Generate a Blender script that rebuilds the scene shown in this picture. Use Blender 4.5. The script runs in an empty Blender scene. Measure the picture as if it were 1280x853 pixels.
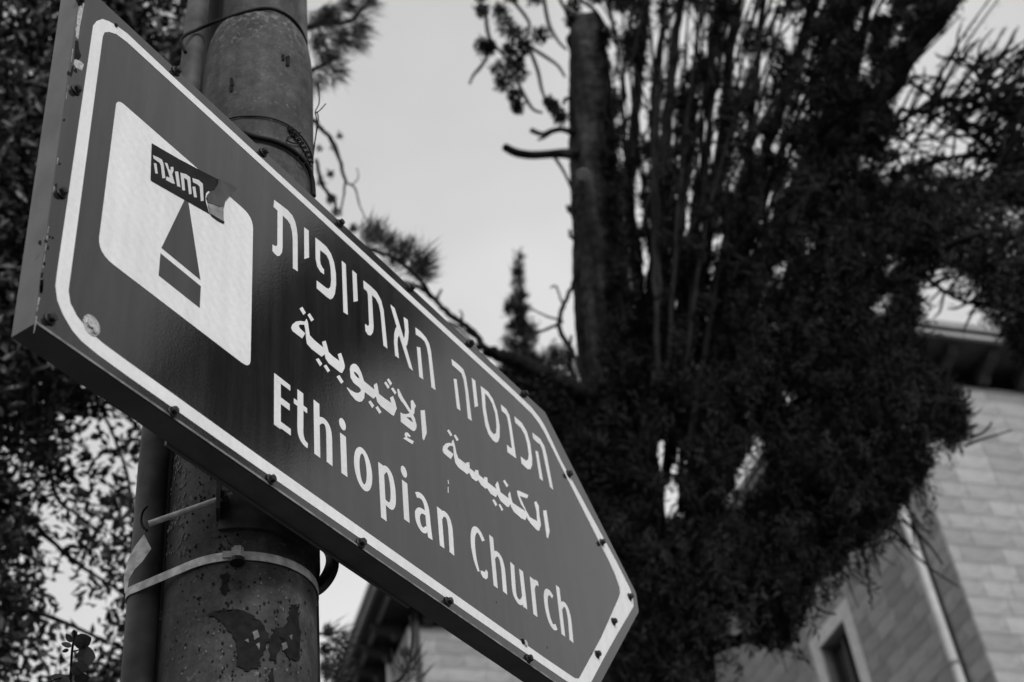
import bpy, bmesh, math, random
import numpy as np
from mathutils import Vector, Matrix
from mathutils.geometry import tessellate_polygon

random.seed(7); rng = np.random.default_rng(7)
sc = bpy.context.scene
COL = sc.collection
PI = math.pi
H = 1.6                                  # eye height above the ground

# ------------------------------------------------------------------ camera
FPX = 1804.255                            # focal length in pixels of a 1280 px wide frame
ROT = np.array([[0.5367, -0.5157, -0.6678], [-0.8372, -0.4243, -0.3452], [-0.1053, 0.7443, -0.6595]])
def _basis():
    v = np.array([351.859, -1609.873]); h = np.array([2090.035, 1819.919])
    d = lambda p: np.array([p[0]-640, -(p[1]-426.5), -FPX])
    u = d(v); u /= np.linalg.norm(u)
    r = d(h); r -= (r @ u)*u; r /= np.linalg.norm(r)
    return np.array([r, np.cross(u, r), u])
ROT = _basis()
cam = bpy.data.cameras.new('camera'); camo = bpy.data.objects.new('camera', cam); COL.objects.link(camo)
camo.matrix_world = Matrix.Translation((0, 0, H)) @ Matrix(ROT.tolist()).to_4x4()
cam.sensor_width = 36; cam.lens = FPX/1280*36
cam.clip_start = 0.05; cam.clip_end = 2000
cam.dof.use_dof = True; cam.dof.focus_distance = 2.15; cam.dof.aperture_fstop = 5.4; cam.dof.aperture_blades = 0
sc.camera = camo

# ------------------------------------------------------------------ light, sky, exposure
SUN_EL, SUN_AZ = math.radians(30), math.radians(216)      # azimuth clockwise from +Y
w = bpy.data.worlds.new('World'); sc.world = w; w.use_nodes = True
nt = w.node_tree; bg = nt.nodes['Background']
sky = nt.nodes.new('ShaderNodeTexSky'); sky.sky_type = 'NISHITA'; sky.sun_disc = False
sky.sun_elevation = SUN_EL; sky.sun_rotation = SUN_AZ; sky.dust_density = 4
bw = nt.nodes.new('ShaderNodeRGBToBW'); nt.links.new(sky.outputs[0], bw.inputs[0])
tc = nt.nodes.new('ShaderNodeTexCoord')
mp = nt.nodes.new('ShaderNodeMapping'); mp.inputs['Scale'].default_value = (1, 1, 2.0); mp.inputs['Location'].default_value = (0.6, 0.2, 0.3)
nz = nt.nodes.new('ShaderNodeTexNoise'); nz.inputs['Scale'].default_value = 2.6; nz.inputs['Detail'].default_value = 4; nz.inputs['Roughness'].default_value = 0.45
nt.links.new(tc.outputs['Generated'], mp.inputs[0]); nt.links.new(mp.outputs[0], nz.inputs['Vector'])
mr = nt.nodes.new('ShaderNodeMapRange'); mr.inputs[1].default_value = 0.3; mr.inputs[2].default_value = 0.7
mr.inputs[3].default_value = 4.5; mr.inputs[4].default_value = 6.6           # grey cloud deck
nt.links.new(nz.outputs[0], mr.inputs[0])
mx = nt.nodes.new('ShaderNodeMix'); mx.data_type = 'FLOAT'; mx.inputs[0].default_value = 0.85
nt.links.new(bw.outputs[0], mx.inputs[2]); nt.links.new(mr.outputs[0], mx.inputs[3])
nt.links.new(mx.outputs[0], bg.inputs[0]); bg.inputs[1].default_value = 0.133
sl = bpy.data.lights.new('sun', 'SUN'); sl.energy = 1.8; sl.angle = math.radians(14); sl.color = (1, 1, 1)
so = bpy.data.objects.new('sun', sl); COL.objects.link(so)
sd = Vector((math.sin(SUN_AZ)*math.cos(SUN_EL), math.cos(SUN_AZ)*math.cos(SUN_EL), math.sin(SUN_EL)))
so.rotation_euler = sd.to_track_quat('Z', 'Y').to_euler(); so.location = sd*20
sc.view_settings.view_transform = 'Standard'; sc.view_settings.look = 'None'
sc.view_settings.exposure = 0.0; sc.view_settings.gamma = 1.0

# ------------------------------------------------------------------ helpers
def ray(px, py):
    return ROT @ np.array([px-640, -(py-426.5), -FPX])
def atY(px, py, Y):
    d = ray(px, py); p = d*Y/d[1]; return Vector((p[0], p[1], p[2]+H))
def atR(px, py, R):                        # point seen at a pixel, at horizontal range R
    d = ray(px, py); p = d*R/math.hypot(d[0], d[1]); return Vector((p[0], p[1], p[2]+H))

def mat(name, base, rough=0.6, metal=0.0, noise=None, bump=0.0, bscale=60, spec=0.5, streak=None, ior=1.5, rnd=0.0, emit=None, trans=0.0):
    """noise = (scale, low factor, high factor, detail); streak = same, stretched along Z; rnd = tone change per object"""
    m = bpy.data.materials.new(name); m.use_nodes = True
    n = m.node_tree; b = n.nodes['Principled BSDF']; L = n.links.new
    b.inputs['Roughness'].default_value = rough; b.inputs['Metallic'].default_value = metal
    b.inputs['Specular IOR Level'].default_value = spec; b.inputs['IOR'].default_value = ior
    val = n.nodes.new('ShaderNodeValue'); val.outputs[0].default_value = base; cur = val.outputs[0]
    geo = n.nodes.new('ShaderNodeTexCoord')
    def layer(cur, sp, stretch):
        scl, lo, hi, det = sp
        mpn = n.nodes.new('ShaderNodeMapping'); mpn.inputs['Scale'].default_value = stretch
        L(geo.outputs['Object'], mpn.inputs[0])
        t = n.nodes.new('ShaderNodeTexNoise'); t.inputs['Scale'].default_value = scl; t.inputs['Detail'].default_value = det
        L(mpn.outputs[0], t.inputs['Vector'])
        r = n.nodes.new('ShaderNodeMapRange'); r.inputs[1].default_value = 0.33; r.inputs[2].default_value = 0.67
        r.inputs[3].default_value = lo; r.inputs[4].default_value = hi; L(t.outputs[0], r.inputs[0])
        mu = n.nodes.new('ShaderNodeMath'); mu.operation = 'MULTIPLY'; L(cur, mu.inputs[0]); L(r.outputs[0], mu.inputs[1])
        return mu.outputs[0]
    if noise:
        for s in (noise if isinstance(noise, list) else [noise]): cur = layer(cur, s, (1, 1, 1))
    if streak:
        for s in (streak if isinstance(streak, list) else [streak]): cur = layer(cur, s, (1, 1, 0.06))
    if rnd:
        oi = n.nodes.new('ShaderNodeObjectInfo'); r = n.nodes.new('ShaderNodeMapRange')
        r.inputs[3].default_value = 1-rnd; r.inputs[4].default_value = 1+rnd; L(oi.outputs['Random'], r.inputs[0])
        mu = n.nodes.new('ShaderNodeMath'); mu.operation = 'MULTIPLY'; L(cur, mu.inputs[0]); L(r.outputs[0], mu.inputs[1]); cur = mu.outputs[0]
    L(cur, b.inputs['Base Color'])
    if bump:
        t = n.nodes.new('ShaderNodeTexNoise'); t.inputs['Scale'].default_value = bscale; t.inputs['Detail'].default_value = 6
        L(geo.outputs['Object'], t.inputs['Vector'])
        bp = n.nodes.new('ShaderNodeBump'); bp.inputs['Strength'].default_value = 0.6; bp.inputs['Distance'].default_value = bump
        L(t.outputs[0], bp.inputs['Height']); L(bp.outputs[0], b.inputs['Normal'])
    return m

def tag(o, label=None, cat=None, group=None, kind=None):
    if label: o['label'] = label
    if cat: o['category'] = cat
    if group: o['group'] = group
    if kind: o['kind'] = kind
    return o
def empty(name, loc, label, cat, group=None):
    o = bpy.data.objects.new(name, None); COL.objects.link(o); o.location = loc
    o.empty_display_size = 0.1
    bpy.context.view_layer.update()
    return tag(o, label, cat, group)
def link(name, me, m, parent=None, smooth=False):
    o = bpy.data.objects.new(name, me); COL.objects.link(o)
    if m is not None and not me.materials: me.materials.append(m)
    if smooth: me.polygons.foreach_set('use_smooth', [True]*len(me.polygons))
    if parent is not None:
        o.parent = parent; o.matrix_parent_inverse = parent_inv(parent)
    return o
def parent_inv(p):
    M = Matrix.Identity(4); q = p; chain = []
    while q is not None: chain.append(q); q = q.parent
    for q in reversed(chain): M = M @ q.matrix_parent_inverse @ Matrix.LocRotScale(q.location, q.rotation_euler, q.scale)
    return M.inverted()

class MB:
    def __init__(s): s.v = []; s.f = []
    def add(s, v, f):
        o = len(s.v); s.v += [tuple(x) for x in v]; s.f += [tuple(i+o for i in q) for q in f]; return s
    def box(s, c, sx, sy, sz, R=None):
        P = []
        for z in (-1, 1):
            for x, y in ((-1, -1), (1, -1), (1, 1), (-1, 1)):
                q = Vector((x*sx/2, y*sy/2, z*sz/2))
                if R is not None: q = R @ q
                P.append(Vector(c)+q)
        return s.add(P, [(3, 2, 1, 0), (4, 5, 6, 7), (0, 1, 5, 4), (1, 2, 6, 5), (2, 3, 7, 6), (3, 0, 4, 7)])
    def tube(s, pts, rad, n=8, caps=True, squash=None):
        pts = [Vector(p) for p in pts]
        if not hasattr(rad, '__len__'): rad = [rad]*len(pts)
        t0 = (pts[1]-pts[0]).normalized(); up = Vector((0, 0, 1)) if abs(t0.z) < .9 else Vector((1, 0, 0))
        nrm = (up - up.dot(t0)*t0).normalized(); V = []
        for i, p in enumerate(pts):
            t = (pts[min(i+1, len(pts)-1)]-pts[max(i-1, 0)]).normalized()
            nrm = (nrm - nrm.dot(t)*t).normalized(); b = t.cross(nrm)
            for k in range(n):
                a = 2*PI*k/n; V.append(p + (math.cos(a)*nrm + math.sin(a)*b)*float(rad[i]))
        F = []
        for i in range(len(pts)-1):
            for k in range(n):
                a, b2 = i*n+k, i*n+(k+1) % n; F.append((a, b2, b2+n, a+n))
        if caps: F.append(tuple(range(n))[::-1]); F.append(tuple((len(pts)-1)*n+k for k in range(n)))
        return s.add(V, F)
    def lathe(s, cx, cy, prof, n=48):
        V = []
        for (r, z) in prof:
            for k in range(n): a = 2*PI*k/n; V.append((cx+r*math.cos(a), cy+r*math.sin(a), z))
        F = [(i*n+k, i*n+(k+1) % n, (i+1)*n+(k+1) % n, (i+1)*n+k) for i in range(len(prof)-1) for k in range(n)]
        return s.add(V, F)
    def mesh(s, name):
        me = bpy.data.meshes.new(name); me.from_pydata(s.v, [], s.f); me.update(); return me
    def build(s, name, m, parent=None, smooth=False): return link(name, s.mesh(name), m, parent, smooth)

def smoothline(pts, k=6):
    """Catmull-Rom through points of any dimension"""
    P = [np.array(p, float) for p in pts]; out = []
    for i in range(len(P)-1):
        p0 = P[max(i-1, 0)]; p1 = P[i]; p2 = P[i+1]; p3 = P[min(i+2, len(P)-1)]
        for j in range(k):
            t = j/k
            out.append(.5*((2*p1)+(-p0+p2)*t+(2*p0-5*p1+4*p2-p3)*t*t+(-p0+3*p1-3*p2+p3)*t**3))
    out.append(P[-1]); return out

def soup(name, V, F, m, parent=None):
    """big mesh from numpy arrays: V (n,3), F (m,4) quads"""
    me = bpy.data.meshes.new(name)
    me.vertices.add(len(V)); me.vertices.foreach_set('co', V.astype(np.float32).ravel())
    k = F.shape[1]; me.loops.add(F.size); me.loops.foreach_set('vertex_index', F.astype(np.int32).ravel())
    me.polygons.add(len(F)); me.polygons.foreach_set('loop_start', np.arange(0, F.size, k, dtype=np.int32))
    me.update(calc_edges=True)
    return link(name, me, m, parent)
def unit(a): return a/np.maximum(np.linalg.norm(a, axis=1, keepdims=True), 1e-9)
def leaves(C, D, ln, wd, fold=0.25):
    """C centres (base of leaf), D directions, lengths, widths -> vertex and quad arrays; a leaf is two quads folded along its rib"""
    n = len(C); D = unit(D); R = unit(np.cross(D, unit(rng.normal(size=(n, 3))))); N = np.cross(D, R)
    ln = np.broadcast_to(ln, n)[:, None]; wd = np.broadcast_to(wd, n)[:, None]
    a = C; b = C+D*ln*.45+R*wd*.5+N*wd*fold; c = C+D*ln; d = C+D*ln*.45-R*wd*.5+N*wd*fold; e = C + D*ln*.5
    V = np.stack([a, b, c, d, e], 1).reshape(-1, 3); o = np.arange(n)*5
    F = np.concatenate([np.stack([o, o+1, o+2, o+4], 1), np.stack([o, o+4, o+2, o+3], 1)])
    return V, F
def blades(C, D, ln, wd):
    n = len(C); D = unit(D); R = unit(np.cross(D, unit(rng.normal(size=(n, 3)))))
    ln = np.broadcast_to(ln, n)[:, None]; wd = np.broadcast_to(wd, n)[:, None]
    V = np.stack([C-R*wd*.25, C+R*wd*.25, C+D*ln*.5+R*wd*.5, C+D*ln], 1)
    V2 = np.stack([C-R*wd*.25, C+D*ln*.5+R*wd*.5, C+D*ln, C+D*ln*.5-R*wd*.5], 1)
    V = np.stack([C, C+D*ln*.5+R*wd*.5, C+D*ln, C+D*ln*.5-R*wd*.5], 1).reshape(-1, 3)
    return V, (np.arange(n)[:, None]*4+np.arange(4)[None, :])
def inpoly(P, x, y):
    c = np.zeros(len(x), bool); n = len(P)
    for i in range(n):
        x1, y1 = P[i]; x2, y2 = P[(i+1) % n]
        if y1 == y2: continue
        k = ((y1 > y) != (y2 > y)) & (x < (x2-x1)*(y-y1)/(y2-y1)+x1); c ^= k
    return c
def crown_points(poly, n, R, dR, gaps=(), soft=0.0):
    """n points spread through the part of space that lies behind an outline, between ranges R-dR and R+dR"""
    P = np.array(poly, float); lo = P.min(0); hi = P.max(0); out = []; tot = 0
    while tot < n:
        x = rng.uniform(lo[0], hi[0], n*2); y = rng.uniform(lo[1], hi[1], n*2)
        k = inpoly(poly, x, y)
        for g in gaps:
            gx, gy, rx, ry = g[:4]; a = math.radians(g[4] if len(g) > 4 else 6)
            dx = x-gx; dy = y-gy; u = dx*math.cos(a)+dy*math.sin(a); v = -dx*math.sin(a)+dy*math.cos(a)
            k &= ((u/(rx+soft))**2+(v/(ry+soft))**2) > rng.uniform(.75, 1.1, len(x))
        x = x[k]; y = y[k]; out.append(np.stack([x, y], 1)); tot += len(x)
    q = np.concatenate(out)[:n]
    d = (ROT @ np.stack([q[:, 0]-640, -(q[:, 1]-426.5), np.full(n, -FPX)])).T
    r = R + rng.uniform(-dR, dR, n); s = r/np.hypot(d[:, 0], d[:, 1])
    p = d*s[:, None]; p[:, 2] += H; return p

# ------------------------------------------------------------------ materials
M = {}
M['ground'] = mat('packed_earth', .05, .95, noise=(1.5, .7, 1.2, 8), bump=.02, bscale=8)
M['asphalt'] = mat('asphalt', .05, .9, noise=(30, .7, 1.3, 8), bump=.004, bscale=200)
M['pave'] = mat('paving', .055, .85, noise=(6, .8, 1.15, 6), bump=.003, bscale=60)
M['kerb'] = mat('kerb_stone', .28, .8, noise=(10, .8, 1.1, 5), bump=.003)
M['white'] = mat('white_road_paint', .75, .7, noise=(20, .8, 1.05, 5))
M['panel'] = mat('sign_paint', .016, .11, noise=[(3.5, .85, 1.15, 3), (40, .9, 1.1, 4), (260, .8, 1.2, 3)], streak=[(38, .62, 1.4, 4), (150, .85, 1.2, 3)], bump=.00012, bscale=220, spec=.64)
M['rim'] = mat('sign_rim_paint', .11, .5, noise=(14, .75, 1.15, 6), streak=(30, .9, 1.1, 3), bump=.0004, bscale=80)
M['film'] = mat('white_reflective_film', .79, .55, noise=[(5, .93, 1.04, 3), (120, .95, 1.04, 4)], streak=(50, .95, 1.03, 2))
M['print'] = mat('sign_paint_on_film', .035, .5, streak=(40, .8, 1.2, 3))
M['bolt'] = mat('rusted_bolt', .014, .5, metal=.0, spec=.35, noise=(300, .6, 1.6, 4), bump=.0006, bscale=500)
M['zinc'] = mat('bright_zinc', .55, .4, metal=.7, noise=(200, .6, 1.2, 4))
M['strap'] = mat('galvanised_strap', .62, .5, metal=.15, noise=(60, .5, 1.2, 6), bump=.0004, bscale=150)
M['pole'] = mat('weathered_pole_paint', .047, .66, noise=[(5, .6, 1.45, 5), (30, .6, 1.4, 8), (170, .75, 1.3, 5)], streak=(35, .75, 1.25, 4), bump=.0045, bscale=46, spec=.3)
M['shoulder'] = mat('bare_pole_shoulder', .085, .65, noise=[(45, .4, 1.8, 9), (190, .5, 1.7, 4)], bump=.0016, bscale=75)
M['pipe'] = mat('pipe_paint', .07, .65, spec=.3, noise=[(18, .5, 1.4, 7)], streak=(22, .8, 1.2, 3), bump=.0010, bscale=70)
M['tar'] = mat('tar', .010, .85, spec=.15, noise=(80, .6, 1.7, 6), bump=.002, bscale=120)
M['flake'] = mat('lifted_paint', .11, .6, noise=(120, .6, 1.3, 5), bump=.001, bscale=200)
M['wire'] = mat('black_wire', .010, .7, spec=.15, bump=.0006, bscale=400)
M['black'] = mat('black_sticker', .006, .5, spec=.12, noise=(30, .6, 2.2, 3))
M['peel'] = mat('peeled_backing', .26, .55, noise=(28, .35, 1.45, 4))
M['peel_dark'] = mat('peeled_backing_dark', .045, .5, noise=(40, .5, 1.5, 4))
M['inkwhite'] = mat('white_ink', .6, .5)
M['bark'] = mat('bark', .0115, .95, noise=[(3, .35, 2.0, 6), (14, .5, 1.6, 6)], streak=(9, .25, 2.4, 6), bump=.05, bscale=16, spec=.15)
M['bark_dark'] = mat('dark_bark', .014, .95, spec=.1, noise=[(6, .6, 1.4, 6)], streak=(14, .5, 1.6, 6), bump=.02, bscale=14)
M['cut'] = mat('sawn_wood', .22, .9, noise=(30, .7, 1.2, 4))
M['cyp'] = mat('cypress_foliage', .016, .9, noise=[(3.2, .45, 1.9, 3), (12, .6, 1.5, 3)], spec=.1)
M['leaf'] = mat('broad_leaf', .017, .45, noise=[(2.4, .6, 1.6, 3), (18, .6, 1.6, 2)], spec=.5)
M['pine'] = mat('pine_needles', .03, .6, noise=(6, .6, 1.5, 2), spec=.2)
M['sprig'] = mat('sprig_leaf', .04, .6, noise=(90, .7, 1.3, 3), spec=.3)
M['stone'] = mat('dressed_stone', .35, .9, noise=[(2.2, .82, 1.12, 5), (30, .88, 1.1, 6)], bump=.006, bscale=30, rnd=.2)
M['stone_s'] = mat('stone_facing', .35, .9, noise=[(1.5, .75, 1.2, 4), (30, .85, 1.12, 6)], bump=.006, bscale=35)
M['mortar'] = mat('mortar', .30, .95, noise=(4, .85, 1.1, 5))
M['trim'] = mat('pale_stone_trim', .72, .85, noise=(8, .88, 1.06, 5))
M['fascia'] = mat('metal_fascia', .26, .6, noise=(3, .85, 1.1, 4))
M['soffit'] = mat('timber_soffit', .05, .8, noise=(6, .7, 1.2, 4))
M['tile'] = mat('roof_tile', .14, .85, noise=(5, .7, 1.2, 4), rnd=.1)
M['frame'] = mat('window_frame', .05, .5)
M['glass'] = mat('window_glass', .02, .08, spec=.5)

def wear(m, z0, z1, tone):
    # pale scuffing that thickens with height: worn-off paint on the shoulder's upper edge
    n = m.node_tree; b = n.nodes['Principled BSDF']; src = b.inputs['Base Color'].links[0].from_socket
    t = n.nodes.new('ShaderNodeTexCoord'); sx = n.nodes.new('ShaderNodeSeparateXYZ'); n.links.new(t.outputs['Object'], sx.inputs[0])
    r = n.nodes.new('ShaderNodeMapRange'); r.inputs[1].default_value = z0; r.inputs[2].default_value = z1; r.inputs[3].default_value = 0; r.inputs[4].default_value = .16; n.links.new(sx.outputs[2], r.inputs[0])
    nz_ = n.nodes.new('ShaderNodeTexNoise'); nz_.inputs['Scale'].default_value = 75; nz_.inputs['Detail'].default_value = 9; nz_.inputs['Roughness'].default_value = .7; n.links.new(t.outputs['Object'], nz_.inputs['Vector'])
    ad = n.nodes.new('ShaderNodeMath'); ad.operation = 'ADD'; n.links.new(nz_.outputs[0], ad.inputs[0]); n.links.new(r.outputs[0], ad.inputs[1])
    r2 = n.nodes.new('ShaderNodeMapRange'); r2.inputs[1].default_value = .60; r2.inputs[2].default_value = .70; n.links.new(ad.outputs[0], r2.inputs[0])
    mx_ = n.nodes.new('ShaderNodeMix'); mx_.data_type = 'FLOAT'; n.links.new(r2.outputs[0], mx_.inputs[0]); n.links.new(src, mx_.inputs[2]); mx_.inputs[3].default_value = tone
    n.links.new(mx_.outputs[0], b.inputs['Base Color'])
M['neck'] = M['pole'].copy()
wear(M['pole'], H+2.27, H+2.44, .16)
# ------------------------------------------------------------------ ground, road, pavement
def sheet(name, x0, x1, y0, y1, z, m, kind='structure', dz=None):
    b = MB()
    if dz: b.box(((x0+x1)/2, (y0+y1)/2, z-dz/2), x1-x0, y1-y0, dz)
    else: b.add([(x0, y0, z), (x1, y0, z), (x1, y1, z), (x0, y1, z)], [(0, 1, 2, 3)])
    return tag(b.build(name, m), kind=kind)
sheet('ground', -600, 600, -600, 600, -.13, M['ground'])
sheet('road', -200, 200, -9, -1.2, -.12, M['asphalt'])
sheet('pavement', -200, 200, -1.0, 3.4, 0, M['pave'], dz=.125)
kb = tag(MB().box((0, -1.1, -.06), 400, .2, .12).build('kerb', M['kerb']), kind='structure')
for k in range(-6, 7):
    tag(sheet('road_marking', k*6-1.5, k*6+1.5, -5.16, -5.04, -.116, M['white']), kind='structure')

# ------------------------------------------------------------------ the street sign
sign = empty('guide_sign', (1.55, 1.02, H+1.14), 'arrow-shaped street sign with white border and three lines of white lettering', 'sign')
def S(x, z, y=0.0): return (x/1000, 1.0+y/1000, H+z/1000)       # sign-plane millimetres
def P2S(o, s, pts):                                              # traced outline -> sign-plane millimetres
    r = []
    for a, b in pts:
        d = ray(o[0]+a/s, o[1]+b/s); r.append((1000*d[0]/d[1], 1000*d[2]/d[1]))
    return r
def area(P): return sum(P[i-1][0]*P[i][1]-P[i][0]*P[i-1][1] for i in range(len(P)))/2
def slab(mb, loops, y0, y1):
    """a flat piece with holes: front face at y0 (mm, negative = nearer), sides back to y1"""
    L = [l if area(l) > 0 else l[::-1] for l in loops[:1]]+[l if area(l) < 0 else l[::-1] for l in loops[1:]]
    tri = tessellate_polygon([[Vector((p[0], p[1], 0)) for p in l] for l in L])
    flat = [p for l in L for p in l]; V = [S(p[0], p[1], y0) for p in flat]; n = len(flat)
    F = []
    for t in tri:
        a, b, c = [flat[i] for i in t]
        cr = (b[0]-a[0])*(c[1]-a[1])-(b[1]-a[1])*(c[0]-a[0])
        F.append(tuple(t) if cr > 0 else tuple(t)[::-1])
    V += [S(p[0], p[1], y1) for p in flat]; o = 0
    for l in L:
        for i in range(len(l)):
            j = (i+1) % len(l); F.append((o+i, o+n+i, o+n+j, o+j)[::1])
        o += len(l)
    return mb.add(V, F)
def rnd_poly(P, r, k=6):
    """round the corners of a polygon; r = one radius per corner"""
    out = []; n = len(P)
    for i in range(n):
        p0, p, p2 = Vector(P[i-1]), Vector(P[i]), Vector(P[(i+1) % n]); rr = r[i]
        if rr <= 0: out.append(tuple(p)); continue
        a = p+(p0-p).normalized()*rr; b = p+(p2-p).normalized()*rr
        for j in range(k+1):
            t = j/k; q = a*(1-t)**2+p*2*t*(1-t)+b*t*t; out.append(tuple(q))
    return out
OUT = [(785, 1141), (2025, 1141), (2311, 1454), (2315, 1499), (2034, 1788), (774, 1791)]
panel = slab(MB(), [rnd_poly(OUT, [2, 4, 5, 5, 4, 2], 3)], 0, 1.6).build('panel', M['panel'], sign)
# folded rim: side walls 38 mm deep, with a return flange along the back
b = MB(); cxy = (1550, 1465)
def inset(p, d): 
    v = Vector((cxy[0]-p[0], cxy[1]-p[1])); return (p[0]+d*np.sign(v.x), p[1]+d*np.sign(v.y))
OI = [inset(p, 3) for p in OUT]; OF = [inset(p, 30) for p in OUT]; OI1 = [inset(p, .8) for p in OUT]
n = len(OUT); V = []
for P, y in ((OI1, 1.6), (OI1, 38), (OF, 38), (OF, 36), (OI, 36), (OI, 1.6)): V += [S(p[0], p[1], y) for p in P]
for k in range(5):
    for i in range(n):
        j = (i+1) % n; b.f.append((k*n+i, k*n+j, (k+1)*n+j, (k+1)*n+i))
b.v = V
b.build('rim', M['rim'], sign)
# stiffening channels across the back
for z in (1285, 1650):
    c = MB()
    for (yy, zz, sy, sz) in ((4, 0, 4, 44), (20, -21, 30, 3), (20, 21, 30, 3)):
        c.box(S(1400, z+zz, yy+1.6), 1.10, sy/1000, sz/1000)
    c.build('back_channel', M['rim'], sign)
# the lip on the underside that steps a little lower between the brackets
MB().box(S(1300, 1143.5, 41), .52, .004, .009).build('lower_lip', M['rim'], sign)
# white border
bo = [(805, 1240), (805.5, 1215), (811, 1195), (822, 1180), (838, 1167), (853, 1161), (880, 1158), (930, 1157), (1162, 1156.5), (1886, 1160), (1960, 1161), (1990, 1163),
      (2015, 1170), (2051, 1197), (2118, 1272), (2185, 1345), (2283, 1449), (2290, 1457), (2293, 1470), (2293, 1485), (2288, 1497), (2245, 1541), (2071, 1689), (2036, 1731), (2020, 1748), (2004, 1757), (1975, 1765), (1906, 1767), (969, 1768), (867, 1770),
      (845, 1765), (832, 1760), (820, 1752), (811, 1737), (806, 1721)]
bi = [(825, 1716), (827, 1728), (835, 1738), (848, 1747), (869, 1751), (972, 1751), (1903, 1750), (1975, 1747), (2000, 1738), (2018, 1725), (2061, 1679), (2212, 1524), (2230, 1501), (2240, 1477), (2238, 1463), (2229, 1449),
      (2121, 1315), (2012, 1192), (2004, 1184), (1990, 1179), (1889, 1177), (1163, 1177), (962, 1179), (928, 1179), (885, 1180), (861, 1184), (842, 1193), (830, 1205), (825, 1222)]
slab(MB(), [bo, bi], -.35, 0).build('border', M['film'], sign)
# symbol plate: white square with rounded corners, dark wedge and bar
sy = rnd_poly([(861, 1314), (1149, 1314), (1149, 1617), (863, 1617)], [28, 18, 26, 15])
slab(MB(), [sy], -.35, 0).build('symbol_plate', M['film'], sign)
slab(MB(), [[(967, 1406), (1043, 1404.5), (1008, 1546)]], -.7, -.35).build('symbol_triangle', M['print'], sign)
slab(MB(), [[(966, 1354), (1044.5, 1353), (1044.5, 1393.5), (966, 1395)]], -.7, -.35).build('symbol_bar', M['print'], sign)

for nm in ('symbol',):
    fm = M['film_sq'] = M['film'].copy(); n_ = fm.node_tree; bb = n_.nodes['Principled BSDF']; src = bb.inputs['Base Color'].links[0].from_socket
    wv = n_.nodes.new('ShaderNodeTexWave'); wv.bands_direction = 'DIAGONAL'; wv.inputs['Scale'].default_value = 24; wv.inputs['Distortion'].default_value = 1.2; wv.inputs['Detail'].default_value = 2
    tcn = n_.nodes.new('ShaderNodeTexCoord'); n_.links.new(tcn.outputs['Object'], wv.inputs['Vector'])
    rr_ = n_.nodes.new('ShaderNodeMapRange'); rr_.inputs[3].default_value = .975; rr_.inputs[4].default_value = 1.012; n_.links.new(wv.outputs['Fac'], rr_.inputs[0])
    mu_ = n_.nodes.new('ShaderNodeMath'); mu_.operation = 'MULTIPLY'; n_.links.new(src, mu_.inputs[0]); n_.links.new(rr_.outputs[0], mu_.inputs[1]); n_.links.new(mu_.outputs[0], bb.inputs['Base Color'])
sq = [o for o in bpy.data.objects if o.name == 'symbol_plate'][0]; sq.data.materials.clear(); sq.data.materials.append(M['film_sq'])
M['edge'] = mat('pale_edge_paint', .19, .5, noise=(60, .5, 1.3, 5))
slab(MB(), [[(786, 1141.3), (2024, 1141.3), (2026, 1144.6), (1900, 1144.8), (1500, 1144.2), (1200, 1145), (900, 1144.4), (787, 1145.2)]], -.3, 0).build('folded_edge', M['edge'], sign)  # strip along the lower edge, paler than panel and rim
# lettering --------------------------------------------------------
def stroke(pts, wd, sm=True):
    P = [np.array(p, float) for p in pts]
    if sm and len(P) > 2: P = smoothline(P, 5)
    n = len(P); w = np.interp(np.linspace(0, 1, n), np.linspace(0, 1, len(wd)), wd) if hasattr(wd, '__len__') else [wd]*n
    L = []; R = []
    for i in range(n):
        t = P[min(i+1, n-1)]-P[max(i-1, 0)]; t /= np.linalg.norm(t); nn = np.array([-t[1], t[0]])
        L.append(tuple(P[i]+nn*w[i]/2)); R.append(tuple(P[i]-nn*w[i]/2))
    return L+R[::-1]
def ell(cx, cy, rx, ry, n=20): return [(cx+rx*math.cos(2*PI*k/n), cy+ry*math.sin(2*PI*k/n)) for k in range(n)]
def glyph(pieces, m=None, par=None, y=-.35, name='letter'):
    b = MB()
    for i, L in enumerate(pieces):
        if isinstance(L[0][0], (int, float, np.floating)): L = [L]
        slab(b, L, y-.06*i, y+.35)
    return b.build(name, m or M['film'], par or sign)
def stem(x0, z0, x1, z1, w): return [(x0-w/2, z0), (x0+w/2, z0), (x1+w/2, z1), (x1-w/2, z1)]
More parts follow.
